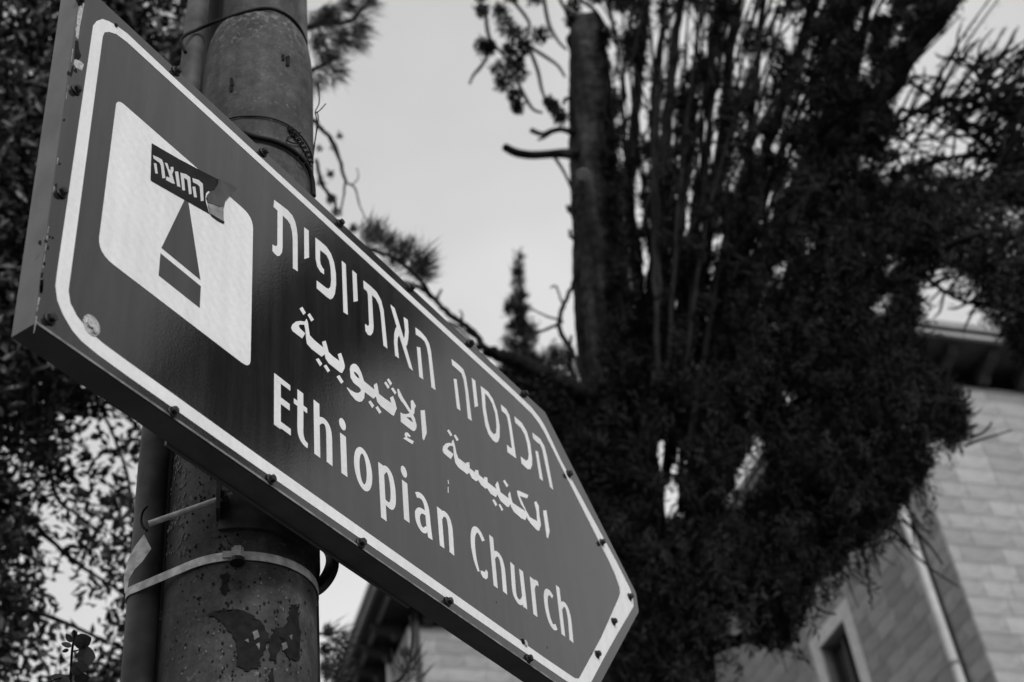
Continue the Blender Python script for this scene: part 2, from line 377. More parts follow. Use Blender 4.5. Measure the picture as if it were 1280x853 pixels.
ENG = [
 [stem(1206.6, 1248, 1206.6, 1340.5, 14.2), [(1199.6, 1330), (1234.6, 1330.5), (1234.6, 1340.5), (1199.6, 1340.5)], [(1206, 1293), (1233, 1293), (1233, 1305), (1206, 1305)], [(1199.8, 1250), (1235, 1250), (1235, 1261.5), (1199.8, 1261.5)]],
 [stroke([(1257.5, 1344), (1257, 1300), (1256.6, 1272), (1259.5, 1260.5), (1265, 1255.5), (1272.5, 1254.3)], [13, 13, 13, 13, 11, 9]), [(1242.7, 1312.5), (1272.2, 1312.5), (1272.2, 1322), (1242.7, 1322)]],
 [stem(1293.8, 1249, 1294.3, 1348, 13), stroke([(1296, 1310), (1303, 1319), (1311, 1322), (1318, 1319), (1321.6, 1310), (1322.4, 1295), (1321.6, 1250.4)], [9, 10, 11, 12, 13, 13, 13])],
 [ell(1355.7, 1343.8, 8, 10.8), stem(1356, 1250.4, 1355.9, 1324, 13.6)],
 [[ell(1402.8, 1288, 22, 39, 36), ell(1402.6, 1288, 8.8, 28, 28)]],
 [stem(1449, 1222, 1449.3, 1324, 13.4), stroke([(1452, 1310), (1459, 1320), (1467, 1321), (1474, 1312), (1477.3, 1290), (1475.5, 1268), (1469, 1256.5), (1460, 1255.5), (1452, 1259)], [10, 11, 12, 13, 13, 13, 12, 10, 8])],
 [ell(1510.6, 1344, 8, 10.8), stem(1509.3, 1250.4, 1510.6, 1324.8, 13.8)],
 [stroke([(1540, 1316), (1550, 1320.5), (1559, 1319.5), (1566, 1311), (1568.5, 1296), (1569, 1275), (1571, 1250)], [9, 11, 12, 12.5, 12.5, 12.5, 12]), stroke([(1565, 1293), (1555, 1293), (1546, 1289), (1540, 1279), (1540.5, 1266), (1547, 1257), (1556, 1257.5), (1564, 1266)], [9, 9, 11, 12.5, 12.5, 11, 9.5, 8])],
 [stem(1603, 1251, 1604, 1325, 12), stroke([(1606, 1309), (1613, 1319), (1621, 1321.5), (1628, 1318), (1631.5, 1308), (1632, 1292), (1630, 1251.5)], [9, 10, 11, 12, 12.5, 12.5, 12.5])],
 [stroke([(1732, 1327.5), (1724, 1338), (1714.5, 1341), (1705, 1333), (1699, 1316), (1697.3, 1295), (1700, 1273), (1706.5, 1256)], [11, 11, 11, 12, 12, 12, 10, 6]), [(1713, 1255), (1718, 1250), (1727, 1251), (1733, 1257), (1735.5, 1269), (1730, 1271), (1726, 1264), (1719, 1263), (1713, 1261)]],
 [stem(1755.7, 1250, 1759.5, 1351, 11.8), stroke([(1761, 1311), (1768, 1320.5), (1776, 1322), (1783, 1317), (1786.6, 1304), (1786.5, 1290), (1784.2, 1251.8)], [8, 9.5, 11, 12, 12, 12, 12])],
 [stroke([(1820.5, 1326.5), (1818, 1300), (1816, 1280), (1816.5, 1264), (1823, 1256), (1832, 1256), (1839, 1262), (1844, 1270)], [12, 12, 12, 12, 11, 10, 9, 8]), stem(1846.3, 1251.5, 1848.6, 1327, 12.2)],
 [stem(1878.6, 1251.5, 1883.2, 1328, 12.6), stroke([(1884, 1309), (1890, 1320), (1896, 1325), (1904, 1325.5)], [8, 9, 10, 9.5])],
 [stroke([(1950.5, 1321), (1942, 1325.5), (1933, 1323), (1926, 1312), (1923.3, 1296), (1924, 1278), (1929, 1262.5), (1938, 1255.5), (1949, 1261.5)], [10, 11, 12, 12, 12, 12, 12, 11, 10])],
 [stem(1970.8, 1253.6, 1976, 1354.7, 11.8), stroke([(1978, 1312), (1985, 1322), (1993, 1324.5), (2000, 1319), (2003, 1306), (2002.5, 1292), (1998, 1253.4)], [8, 9.5, 11, 12, 12, 12, 12])],
]
for g in ENG: glyph(g)
ZH = ((330, 240), 7.108); Z1 = ((380, 290), 6.56); Z2 = ((450, 340), 5.327); Z3 = ((560, 440), 4.736)
ZA = ((350, 370), 7.108); Z4 = ((410, 430), 8.533); Z5 = ((470, 460), 7.75); Z6 = ((545, 530), 8.53); Z7 = ((600, 580), 8.53); Z8 = ((180, 170), 7.108)
TR = [
 (ZH, [[(90,73),(150,118),(210,165),(250,210),(275,265),(290,330),(297,400),(298,708),(256,680),(255,420),(248,350),(232,290),(205,250),(165,212),(163,500),(158,540),(140,568),(118,572),(95,553),(75,528),(75,468),(92,480),(108,484),(118,470),(120,170),(84,135)]]),
 (ZH, [[(356,316),(396,346),(399,585),(358,597)]]),
 (Z1, [[(93,48),(140,85),(185,125),(220,180),(245,250),(260,340),(262,430),(252,510),(235,545),(215,555),(185,535),(104,465),(103,400),(180,460),(200,468),(217,450),(222,400),(218,300),(205,235),(185,195),(160,172),(131,150),(130,230),(135,265),(150,295),(163,310),(163,350),(135,330),(108,285),(95,220)]]),
 (Z1, [[(309,238),(341,265),(358,682),(323,660)]]),
 (Z1, [[(396,315),(430,345),(440,568),(406,575)]]),
 (Z2, [[(22,58),(65,92),(110,135),(140,190),(157,260),(182,512),(156,492),(137,280),(125,220),(105,180),(78,155),(90,370),(85,405),(70,425),(52,420),(36,395),(33,348),(42,352),(50,362),(60,355),(60,340),(52,150),(45,130),(25,112)]]),
 (Z2, [[(203,218),(230,243),(285,425),(352,660),(328,640),(262,430),(205,235)], [(290,302),(317,320),(323,400),(320,450),(312,490),(300,500),(288,450),(297,430),(300,390),(292,320)], [(245,365),(262,420),(250,440),(248,480),(258,578),(234,560),(226,470),(228,410),(235,380)]]),
 (Z2, [[(368,370),(405,400),(440,440),(460,480),(472,530),(502,788),(476,770),(455,560),(445,505),(430,465),(405,440),(372,418)], [(378,500),(400,505),(420,717),(395,700)]]),
 (Z3, [[(20,43),(60,75),(90,105),(105,150),(118,230),(140,410),(118,395),(103,240),(93,170),(80,130),(60,110),(25,80)], [(33,160),(50,163),(73,350),(53,335)]]),
 (Z3, [[(140,155),(160,172),(177,322),(158,328)]]),
 (Z3, [[[(193,203),(235,235),(265,280),(290,350),(305,440),(305,500),(298,530),(285,538),(265,525),(240,490),(222,440),(205,340),(198,250)], [(217,245),(222,330),(235,410),(250,465),(270,490),(285,480),(287,440),(280,370),(262,310),(240,270)]]]),
 (Z3, [[(313,312),(345,340),(362,375),(375,440),(403,632),(352,595),(348,550),(370,570),(378,570),(360,440),(350,390),(340,370),(318,350)]]),
 (Z3, [[(392,382),(435,420),(465,470),(485,540),(497,630),(497,670),(488,695),(470,695),(435,662),(430,620),(460,645),(473,640),(478,610),(470,550),(455,495),(430,450),(398,420)]]),
 (Z3, [[(498,478),(545,515),(570,560),(585,620),(622,818),(604,800),(570,640),(558,580),(545,550),(525,535),(505,515)], [(517,585),(532,592),(562,765),(543,752)]]),
 # Arabic
 (ZA, [[(172,115),(197,98),(228,150),(207,172)], [(243,170),(262,155),(300,212),(277,230)],
       [(235,205),(247,240),(262,350),(300,392),(384,462),(373,410),(403,398),(415,440),(430,500),(470,540),(528,580),(512,520),(540,508),(558,560),(574,620),(572,645),(550,687),(530,680),(430,600),(405,560),(396,520),(368,542),(280,475),(240,430),(232,390),(229,345),(222,290),(215,258),(180,256),(163,266),(175,290),(222,335),(195,380),(110,315),(98,285),(110,255),(140,230),(180,224),(218,230)],
       [(315,565),(340,555),(373,605),(355,628)], [(385,625),(408,612),(442,665),(422,682)], [(500,720),(525,705),(562,765),(540,783)]]),
 (Z4, [[[(232,270),(240,235),(265,213),(295,217),(325,250),(350,300),(365,340),(383,400),(495,490),(487,440),(517,418),(528,450),(542,535),(600,580),(675,632),(660,575),(692,558),(715,620),(732,690),(700,768),(680,760),(560,665),(525,620),(510,560),(483,587),(390,515),(385,580),(360,615),(330,620),(290,600),(240,540),(198,470),(205,465),(240,495),(290,522),(320,525),(345,512),(352,490),(330,465),(270,415),(240,360)], [(272,300),(285,300),(305,315),(325,340),(335,372),(310,360),(285,330)]],
       [(428,620),(452,605),(490,660),(470,688)], [(503,682),(528,665),(568,728),(547,750)], [(597,420),(615,402),(655,460),(637,483)], [(625,385),(645,370),(680,425),(662,448)], [(668,480),(690,467),(727,522),(710,543)]]),
 (Z5, [[[(205,205),(218,205),(260,290),(345,425),(375,490),(392,560),(388,590),(370,615),(350,610),(240,525),(237,432),(255,445),(290,450),(325,440),(262,345),(240,320),(215,275)], [(290,478),(338,482),(360,532),(330,512)]],
       [(335,320),(355,312),(385,370),(372,400),(370,440),(350,468),(325,440),(340,410)],
       [(282,628),(305,628),(335,665),(325,672),(300,660),(302,678),(365,712),(352,742),(265,688),(272,675),(285,675),(275,650)],
       [(430,415),(470,410),(490,630),(462,705),(450,690)]]),
 (Z6, [[(117,75),(135,60),(172,120),(155,135)], [(187,125),(205,115),(240,170),(220,187)],
       [(183,172),(200,230),(215,310),(235,365),(320,430),(322,412),(353,412),(358,475),(415,520),(418,492),(448,497),(455,545),(512,592),(512,567),(545,575),(550,625),(640,695),(632,650),(655,615),(665,640),(685,730),(775,797),(769,752),(787,725),(801,796),(814,841),(869,881),(955,935),(909,866),(874,776),(861,714),(879,714),(982,761),(969,796),(889,771),(919,836),(959,926),(999,996),(1079,1041),(1069,926),(1047,841),(1064,824),(1094,876),(1099,966),(1117,1076),(1097,1144),(1069,1131),(1009,1066),(974,1016),(967,986),(949,1028),(909,1011),(829,941),(799,886),(792,856),(772,891),(749,881),(689,826),(659,771),(656,746),(637,784),(579,746),(544,688),(524,692),(480,655),(447,600),(425,615),(380,580),(352,522),(330,540),(235,465),(205,420),(190,340),(183,250),(170,235),(140,238),(120,260),(122,275),(185,325),(155,378),(80,315),(68,280),(75,240),(105,210),(140,203),(165,210),(172,180)]]),
 (Z7, [[(245,185),(263,170),(300,232),(283,252)], [(130,390),(148,378),(182,435),(165,455)], [(197,440),(213,430),(245,488),(230,505)], [(672,500),(705,495),(740,720),(723,795),(710,785)]]),
]
for z, pcs in TR:
    glyph([[P2S(z[0], z[1], l) for l in p] if isinstance(p[0], list) else P2S(z[0], z[1], p) for p in pcs])

# torn sticker on the symbol plate
def ragged_px(pts, k=3, j=5.5):
    out = []; n = len(pts)
    for i in range(n):
        a = pts[i]; c = pts[(i+1) % n]
        for t in range(k): out.append((a[0]+(c[0]-a[0])*t/k+(random.uniform(-j, j) if t else 0), a[1]+(c[1]-a[1])*t/k+(random.uniform(-j, j) if t else 0)))
    return out
def P8(p): return P2S(Z8[0], Z8[1], p)
stk = slab(MB(), [P8([(65,68),(180,135),(300,205),(460,290),(655,390),(648,420),(638,455),(615,490),(600,520),(588,498),(570,490),(548,508),(542,550),(545,590),(560,640),(575,695),(400,595),(200,482),(65,405),(55,392),(60,230)])], -1.0, -.7).build('sticker', M['black'], sign)
tag(stk, 'torn black sticker with white Hebrew lettering')
for p in ([[(75,175),(120,195),(155,215),(168,250),(185,378),(158,380),(145,270),(135,245),(80,205)], [(82,245),(105,250),(117,340),(95,335)]],
          [[(178,240),(203,248),(218,300),(232,310),(232,280),(255,278),(258,310),(245,345),(270,430),(245,425),(190,395),(195,365),(225,375),(205,310)]],
          [[(270,320),(298,320),(318,460),(290,450)]],
          [[(318,330),(370,345),(405,370),(418,520),(395,522),(380,395),(350,375),(360,490),(335,485)]],
          [[(425,378),(480,395),(518,430),(525,580),(500,583),(490,455),(470,435),(430,415)], [(425,455),(450,455),(465,550),(440,548)]]):
    glyph([P8(q) for q in p], M['inkwhite'], stk, y=-1.1)
slab(MB(), [P8(ragged_px([(650,392),(655,390),(740,425),(820,468),(780,505),(745,545),(718,575),(705,625),(660,640),(610,615),(562,600),(548,560),(556,530),(580,500),(618,488),(640,452)]))], -2.4, -.8).build('folded_flap', M['peel_dark'], stk)
slab(MB(), [P8(ragged_px([(562,600),(610,612),(660,635),(706,622),(700,680),(708,780),(655,748),(575,692)]))], -1.7, -.8).build('peeled_strip', M['peel'], stk)
slab(MB(), [P8([(590,700),(660,742),(706,768),(700,782),(650,755),(592,712)])], -2.0, -.8).build('dark_edge', M['black'], stk)
# chipped paint showing bare metal near the left edge, and small scars
Zc = ((60, 0), 7.106); Zl = ((0, 340), 7.106)
def scar(z, pts, m, name='paint_chip', y=-.3): slab(MB(), [P2S(z[0], z[1], pts)], y, 0).build(name, m, sign)
scar(Zc, [(285,40),(305,25),(322,35),(300,150),(282,240),(268,350),(245,330),(250,230),(262,130)], M['zinc'])
scar(Zc, [(225,570),(235,535),(262,525),(318,575),(300,628),(250,605)], M['zinc'])
scar(Zc, [(245,360),(268,365),(275,440),(295,500),(270,540),(232,520),(238,440)], M['tar'])
scar(Zc, [(212,590),(228,580),(225,630),(205,690),(198,670)], M['tar'])
scar(Zl, [(350,120),(385,100),(382,170),(355,195)], M['tar'])
scar(Zl, [(375,0),(385,15),(372,60),(358,60),(362,20)], M['tar'])
for px_, py_, r_ in [(57,302,2.6),(50,304,2.2),(62,296,1.8),(60,310,2.0),(66,298,1.6),(55,330,1.8),(52,352,1.6),(75,205,1.5),(70,232,1.8),(86,92,2),(95,88,2.2),(80,150,1.2),(118,60,1.4)]:
    scar(((0, 0), 1), [(px_+r_*random.uniform(.5, 1.4)*math.cos(k*1.05), py_+r_*random.uniform(.6, 2.0)*math.sin(k*1.05)) for k in range(6)], M['tar'])
yy = 8
while yy < 396:                      # scraped edge where side and face meet, in broken lengths
    l_ = random.uniform(6, 26); ex = lambda y_: 98.4-.1367*(y_-0)
    if random.random() < .72:
        w0, w1_ = random.uniform(.6, 2.0), random.uniform(.5, 1.8)
        scar(((0, 0), 1), [(ex(yy)+.4, yy), (ex(yy)+.4+w0, yy+1), (ex(yy+l_/2)+.4+(w0+w1_)/2*random.uniform(.6, 1.3), yy+l_/2), (ex(yy+l_)+.4+w1_, yy+l_-1), (ex(yy+l_)+.4, yy+l_)], M['peel'], 'scraped_edge')
    yy += l_+random.uniform(0, 7)
scar(((0, 260), 2.843), [(142,255),(155,255),(150,305),(140,300)], M['tar'])
for (x, z, l, a) in ((1636, 1372, 14, .1), (1640, 1392, 9, -.1), (1905, 1200, 5, 0), (1752, 1218, 4, 0)):
    slab(MB(), [[(x-1.2, z), (x+1.2, z+1), (x+1+a*l, z+l), (x-.6+a*l, z+l-1)]], -.25, 0).build('scratch', M['film'] if z > 1300 else M['tar'], sign)
# screws
def hexscrew():
    b = MB(); n = 16
    def ring(r, y, k, off=0): return [(r*math.cos(2*PI*i/k+off), y, r*math.sin(2*PI*i/k+off)) for i in range(k)]
    def stack(rs):
        k = len(rs[0]); V = [p for r in rs for p in r]
        F = [(j*k+i, j*k+(i+1) % k, (j+1)*k+(i+1) % k, (j+1)*k+i) for j in range(len(rs)-1) for i in range(k)]+[tuple((len(rs)-1)*k+i for i in range(k))]
        b.add(V, F)
    stack([ring(.0088, 0, n), ring(.0086, -.0016, n), ring(.0072, -.0028, n)])
    stack([ring(.0062, -.0026, 6, .3), ring(.0062, -.0078, 6, .3), ring(.0052, -.0092, 6, .3)])
    stack([ring(.0026, -.0090, 8), ring(.0026, -.0095, 8)])
    return b.mesh('screw')
sm = hexscrew(); sm.materials.append(M['bolt'])
SCR = [(775,1745),(793,1564),(794.4,1364.4),(804,1160),(1006.3,1149.6),(1191.3,1150.1),(1387.2,1148.9),(1604.3,1153),(1832.6,1150.8),(1985,1152),(2089.3,1266),(2181.9,1374),(2278.1,1472.4),(2191.8,1556.7),(2092.6,1667.6),(1953.7,1783.8),(1762.3,1784.1),(1573.3,1787),(1368.1,1784.5),(1169.3,1784),(968.3,1785.3)]
for i, (x, z) in enumerate(SCR):
    o = link('screw', sm, None, sign); o.location = S(x, z, -.3); o.rotation_euler = (random.uniform(-.12, .12), random.uniform(0, 2), random.uniform(-.12, .12))
    o.scale = (random.uniform(.88, 1.0),)*3
# bright rivet at the lower left corner and small studs on the border
b = MB()
for k, (dx, dz, rx, rz, y) in enumerate(((0, 0, 13.5, 15, -1.2), (-3, 3, 6, 9, -3.2), (5, -3, 4.5, 7, -3.0))): slab(b, [ell(865+dx, 1194+dz, rx, rz, 14)], y-.1*k, 0)
b.build('rivet', M['zinc'], sign)
def stud(x, z, r, m):
    b = MB(); slab(b, [ell(x, z, r, r, 10)], -2.5, 0); b.build('stud', m, sign)
stud(845, 1764, 3, M['tar']); stud(1830, 1178, 5.5, M['zinc']); stud(1822, 1178, 4.5, M['tar'])

# ------------------------------------------------------------------ the pole behind the sign
PX, PY, PR = 1.352, 1.188, 0.1068
pole = empty('utility_pole', (PX, PY, 0), 'thick weathered round pole behind the sign, stepping to a thinner neck above', 'pole')
zs = H+2.265; zn = H+2.53
TD = (.66*.0105, -.751*.0105)
def ctr(z): k = max(0, z-(H+1.0)); return PX+TD[0]*k, PY+TD[1]*k
class Lean(MB):
    def lathe(s, cx, cy, prof, n=48):
        V = []
        for (r, z) in prof:
            c = ctr(min(z, H+3))
            for k in range(n): a = 2*PI*k/n; V.append((c[0]+r*math.cos(a), c[1]+r*math.sin(a), z))
        return s.add(V, [(i*n+k, i*n+(k+1) % n, (i+1)*n+(k+1) % n, (i+1)*n+k) for i in range(len(prof)-1) for k in range(n)])
prof = [(PR*1.03, -.1)] + [(PR*(1.03-.035*z/zs), z) for z in np.linspace(0, zs, 24)]
b = Lean().lathe(PX, PY, prof, 72); sh = b.build('shaft', M['pole'], pole, True)
r0 = PR*.995
pr = [(r0, zs)] + [(.0755+(r0-.0755)*math.cos(t)**.62, zs+.152*math.sin(t)) for t in np.linspace(.08, PI/2-.02, 12)]
Lean().lathe(PX, PY, pr, 72).build('shoulder', M['pole'], pole, True)
Lean().lathe(PX, PY, [(.0755, zs+.148), (.0752, zs+.6), (.072, 7.5), (.001, 7.51)], 48).build('neck', M['neck'], pole, True)
def oncyl(px, py, r=PR, cx=None, cy=None):
    d = ray(px, py); lean = cx is None; z = H+1.0
    for _ in range(3 if lean else 1):
        if lean: cx, cy = ctr(z)
        a = d[0]**2+d[1]**2; bb = -2*(d[0]*cx+d[1]*cy); c = cx*cx+cy*cy-r*r; D = bb*bb-4*a*c
        t = (-bb-math.sqrt(max(D, 0)))/(2*a); z = d[2]*t+H
    return Vector((d[0]*t, d[1]*t, z))
def cylpatch(pts, r, m, name, par, lump=.0):
    P = [oncyl(x, y, r) for x, y in pts]; PX, PY = ctr(sum(p.z for p in P)/len(P)); q = [((math.atan2(p.y-PY, p.x-PX) % (2*PI)), p.z) for p in P]
    b = MB(); tri = tessellate_polygon([[Vector((a*PR, z, 0)) for a, z in q]])
    V = [(PX+r*math.cos(a), PY+r*math.sin(a), z) for a, z in q]+[(PX+(r-.002)*math.cos(a), PY+(r-.002)*math.sin(a), z) for a, z in q]
    n = len(q); F = [tuple(t) for t in tri]+[(i, (i+1) % n, n+(i+1) % n, n+i) for i in range(n)]
    b.add(V, F); me = b.mesh(name); bm = bmesh.new(); bm.from_mesh(me)
    for _ in range(2 if max(a for a, z in q)-min(a for a, z in q) > .12 else 0): bmesh.ops.subdivide_edges(bm, edges=[e for e in bm.edges if e.calc_length() > .004], cuts=2, use_grid_fill=True)
    for v in bm.verts:
        d_ = Vector((v.co.x-PX, v.co.y-PY)); 
        if d_.length > r-.0012 or len([1 for f in v.link_faces]) > 4 or True:
            top_ = all(abs(f.normal.z) < .9 for f in v.link_faces)
            k_ = r if min((Vector((v.co.x, v.co.y, v.co.z))-Vector(w_)).length for w_ in V[n:]) > .0019 else d_.length
            d_ = d_.normalized()*k_; v.co.x = PX+d_.x; v.co.y = PY+d_.y
    bmesh.ops.triangulate(bm, faces=bm.faces); bm.to_mesh(me); bm.free()
    return link(name, me, m, par)
def ragged(pts, k=3, j=1.3):
    out = []; n = len(pts)
    for i in range(n):
        a = pts[i]; c = pts[(i+1) % n]
        for t in range(k): out.append((a[0]+(c[0]-a[0])*t/k+random.uniform(-j, j), a[1]+(c[1]-a[1])*t/k+random.uniform(-j, j)))
    return out
RR = PR*1.012+.0012
def lumps(n, reg, s0, s1, m, name, par, r=RR):
    b = MB()
    for _ in range(n):
        x = random.uniform(reg[0], reg[2]); y = random.uniform(reg[1], reg[3]); c = oncyl(x, y, r-.001); s = random.uniform(s0, s1)
        cc_ = ctr(c.z); out = Vector((c.x-cc_[0], c.y-cc_[1], 0)).normalized(); tn = Vector((-out.y, out.x, 0)); K = 7
        V = [c+tn*s*random.uniform(.6, 1.2)*math.cos(2*PI*k/K)+Vector((0, 0, 1))*s*1.5*random.uniform(.6, 1.2)*math.sin(2*PI*k/K) for k in range(K)]+[c+out*s*.5]
        b.add(V, [(k, (k+1) % K, K) for k in range(K)])
    o = b.build(name, m, par); o['kind'] = 'stuff'; return o
for pts in ([(258,768),(276,762),(292,761),(315,768),(330,780),(336,795),(333,812),(326,822),(322,836),(308,838),(296,833),(298,815),(294,800),(284,786),(272,772)],
            [(365,756),(372,756),(375,775),(376,800),(375,826),(363,824),(354,812),(352,802),(345,826),(338,824),(336,800),(345,785),(358,782),(361,768)],
            [(338,838),(342,835),(344,853),(336,856)], [(276,718),(285,716),(286,738),(280,744),(276,738)]):
    cylpatch(ragged(pts, 5, 1.7), RR, M['tar'], 'tar_stain', pole)
lumps(90, (268, 752, 384, 848), .0008, .0024, M['tar'], 'tar_specks', pole)
for pts in ([(352,805),(358,802),(360,810),(354,813)], [(316,790),(322,788),(324,796),(318,800)], [(306,800),(310,798),(311,804)], [(320,805),(325,803),(324,812)], [(362,795),(366,793),(365,801)]):
    cylpatch(ragged(pts, 2, .6), RR+.0008, M['flake'], 'paint_remnant', pole)
lumps(150, (205, 560, 232, 700), .0010, .0034, M['flake'], 'blistered_paint', pole)
lumps(110, (212, 560, 300, 700), .0008, .0022, M['tar'], 'rust_pits', pole)
lumps(120, (200, 700, 392, 850), .0007, .002, M['tar'], 'rust_pits', pole)
lumps(70, (200, 700, 392, 850), .0007, .0018, M['flake'], 'paint_flecks', pole)
lumps(120, (262, 30, 385, 150), .0005, .0016, M['flake'], 'paint_flecks', pole, PR*.995)
lumps(60, (255, 80, 390, 200), .0006, .0018, M['tar'], 'rust_pits', pole, PR*.998)
for pts in ([(352,68),(356,68),(356,75),(353,75)], [(358,70),(362,69),(362,82),(358,82)], [(287,98),(291,97),(292,106),(288,107)], [(286,108),(291,108),(290,114),(287,114)]):
    cylpatch(ragged(pts, 2, .5), RR, M['tar'], 'rust_spot', pole)
# narrow pipes clamped to the pole
PIx, PIy, PIr = 1.2605, 1.2835, .0228
pipe = tag(MB().tube([(PIx, PIy, -.1), (PIx, PIy, H+1.35), (PIx+.008, PIy-.001, H+1.7), (PIx+.0247, PIy-.0035, H+2.5), (PIx+.06, PIy-.01, 4.9)], [PIr, PIr, PIr, PIr*.97, PIr*.95], 32).build('conduit_pipe', M['pipe'], None, True),
           'slim metal pipe running up the left side of the thick pole', 'pipe')
tag(MB().lathe(1.5157, 1.1949, [(.0165, -.1), (.0165, 7.2), (.0005, 7.21)], 20).build('cable_pipe', M['pipe'], None, True),
    'thinnest pipe, seen right of the pole neck at the top', 'pipe')
tag(MB().lathe(1.3706, 1.3587, [(.012, -.1), (.012, 7.2), (.0005, 7.21)], 16).build('inner_cable', M['wire'], None, True),
    'dark cable between the slim left pipe and the pole', 'cable')

tag(MB().lathe(1.446, 1.382, [(.022, -.1), (.022, 7.2), (.0005, 7.21)], 16).build('rear_pipe', M['wire'], None, True),
    'dark pipe glimpsed in the gap behind the neck, between it and the slim left pipe', 'pipe')
MB_x = MB(); MB_x.tube([tuple(atR(x, y, 1.86)) for x, y in [(258,-12),(268,12),(279,38)]], .0022, 6); MB_x.tube([tuple(atR(x, y, 1.85)) for x, y in [(283,-12),(270,10),(262,30)]], .0022, 6)
def hull_ring(z0, z1, off, za=None, cyl=((PX, PY, PR*1.02), (PIx, PIy, PIr)), k=26):
    """points of a belt pulled round the circles"""
    P = []
    for (cx, cy, r) in cyl:
        for i in range(90): a = 2*PI*i/90; P.append((cx+(r+off)*math.cos(a), cy+(r+off)*math.sin(a)))
    P.sort(); lo = []; up = []
    cr = lambda o, a, b: (a[0]-o[0])*(b[1]-o[1])-(a[1]-o[1])*(b[0]-o[0])
    for p in P:
        while len(lo) > 1 and cr(lo[-2], lo[-1], p) <= 0: lo.pop()
        lo.append(p)
    for p in reversed(P):
        while len(up) > 1 and cr(up[-2], up[-1], p) <= 0: up.pop()
        up.append(p)
    return lo[:-1]+up[:-1]
def belt(h, zfun, wd, th, m, name, parent=None):
    b = MB(); n = len(h); cx = sum(p[0] for p in h)/n; cy = sum(p[1] for p in h)/n; V = []
    for (x, y) in h:
        d = Vector((x-cx, y-cy)).normalized()*th; z = zfun(x, y)
        V += [(x, y, z-wd/2), (x+d.x, y+d.y, z-wd/2), (x+d.x, y+d.y, z+wd/2), (x, y, z+wd/2)]
    F = [(4*i+a, 4*i+(a+1) % 4, 4*((i+1) % n)+(a+1) % 4, 4*((i+1) % n)+a) for i in range(n) for a in range(4)]
    b.add(V, F); return b.build(name, m, parent)
# steel strap round pole and pipe
bk = oncyl(297, 696, PR*1.02)
zb = bk.z
lf = oncyl(165, 738, PIr+.001, PIx, PIy); rt = oncyl(388, 722, PR*1.02)
gx = np.linalg.lstsq(np.array([[bk.x, bk.y, 1], [lf.x, lf.y, 1], [rt.x, rt.y, 1]]), np.array([bk.z, lf.z, rt.z]), rcond=None)[0]
zf = lambda x, y: gx[0]*x+gx[1]*y+gx[2]
strap = empty('strap_band', (PX, PY, zb), 'pale steel strap clamped round the pole and slim pipe below the sign', 'strap')
belt(hull_ring(0, 0, .0015), zf, .0135, .0012, M['strap'], 'band', strap)
nb = Vector((bk.x-PX, bk.y-PY, 0)).normalized(); ang = math.atan2(nb.x, -nb.y); Rb = Matrix.Rotation(ang, 3, 'Z')
bc = bk+nb*.005; bc.z = zf(bk.x, bk.y)
MB().box(bc, .016, .008, .019, Rb).box(bc+nb*.003, .010, .007, .021, Rb).build('buckle', M['strap'], strap)
MB().box(bc+Rb @ Vector((-.014, 0, 0)), .012, .004, .010, Rb).build('worm_housing', M['strap'], strap)
b = MB(); q = bc+nb*.004; b.tube([q+Vector((0, 0, -.016)), q+Vector((0, 0, -.010))], [.0105, .0105], 14); b.build('screw_head', M['bolt'], strap)
# short bent strap end standing off the pipe
b = MB(); pts = [(157,738),(160,716),(166,700),(176,688),(186,690)]; 
V = []; wdt = [(-8, 6), (-9, 9), (-10, 12), (-10, 14), (-2, 2)]
q = [atR(x, y, 1.745) for x, y in [(156,742),(155,722),(160,700),(168,684),(180,668)]]; q2 = [atR(x, y, 1.735) for x, y in [(159,738),(161,724),(168,712),(178,702),(189,686)]]
for a_, c_ in zip(q, q2): V += [a_, c_]
fo = [(2*i, 2*i+1, 2*i+3, 2*i+2) for i in range(4)]
dp = Vector((.5, .8, .2))*.0015
n2 = len(V); V2 = [v+dp for v in V]; F = fo+[tuple(i+n2 for i in f[::-1]) for f in fo]+[(2*i, 2*i+2, 2*i+2+n2, 2*i+n2) for i in range(4)]+[(2*i+1, 2*i+1+n2, 2*i+3+n2, 2*i+3) for i in range(4)]+[(8, 9, 9+n2, 8+n2)]
b.add(V+V2, F); b.build('bent_end', M['strap'], strap)

# bracket that holds the sign: dark clamp collar, threaded rod, nut, ear on the right
clamp = empty('pole_clamp', (PX, PY, H+1.30), 'dark clamp collar with threaded rod fixing the sign to the pole', 'bracket')
cz = oncyl(330, 664, PR*1.02).z
def arcbelt(cx, cy, r, a0, a1, z, wd, th, m, name, par, n=40, zt=0):
    b = MB(); V = []
    for i in range(n+1):
        a = math.radians(a0+(a1-a0)*i/n)
        for (rr, zz) in ((r, -wd/2), (r+th, -wd/2), (r+th, wd/2), (r, wd/2)): V.append((cx+rr*math.cos(a), cy+rr*math.sin(a), z+zz))
    F = [(4*i+k, 4*i+(k+1) % 4, 4*i+4+(k+1) % 4, 4*i+4+k) for i in range(n) for k in range(4)]+[(0, 1, 2, 3), (4*n+3, 4*n+2, 4*n+1, 4*n)]
    b.add(V, F); return b.build(name, m, par, False)
M['clamp'] = mat('clamp_iron', .05, .55, metal=.2, noise=(50, .6, 1.4, 5), bump=.0006, bscale=150)
arcbelt(PX, PY, PR*1.015, 205, 330, cz+.035, .07, .006, M['clamp'], 'collar', clamp)
e1 = oncyl(274, 632, PR*1.06); 
MB().box(e1+nb*.012, .006, .034, .050, Rb).build('ear', M['clamp'], clamp)
r0_ = atR(186, 655, 1.70); r1_ = e1+nb*.014
MB().tube([r0_, r1_, r1_+(r1_-r0_).normalized()*.02], .0042, 10).build('threaded_rod', M['strap'], clamp, True)
nd = (r1_-r0_).normalized(); MB().tube([r1_+nd*.004, r1_+nd*.013], .0095, 6).build('nut', M['bolt'], clamp)
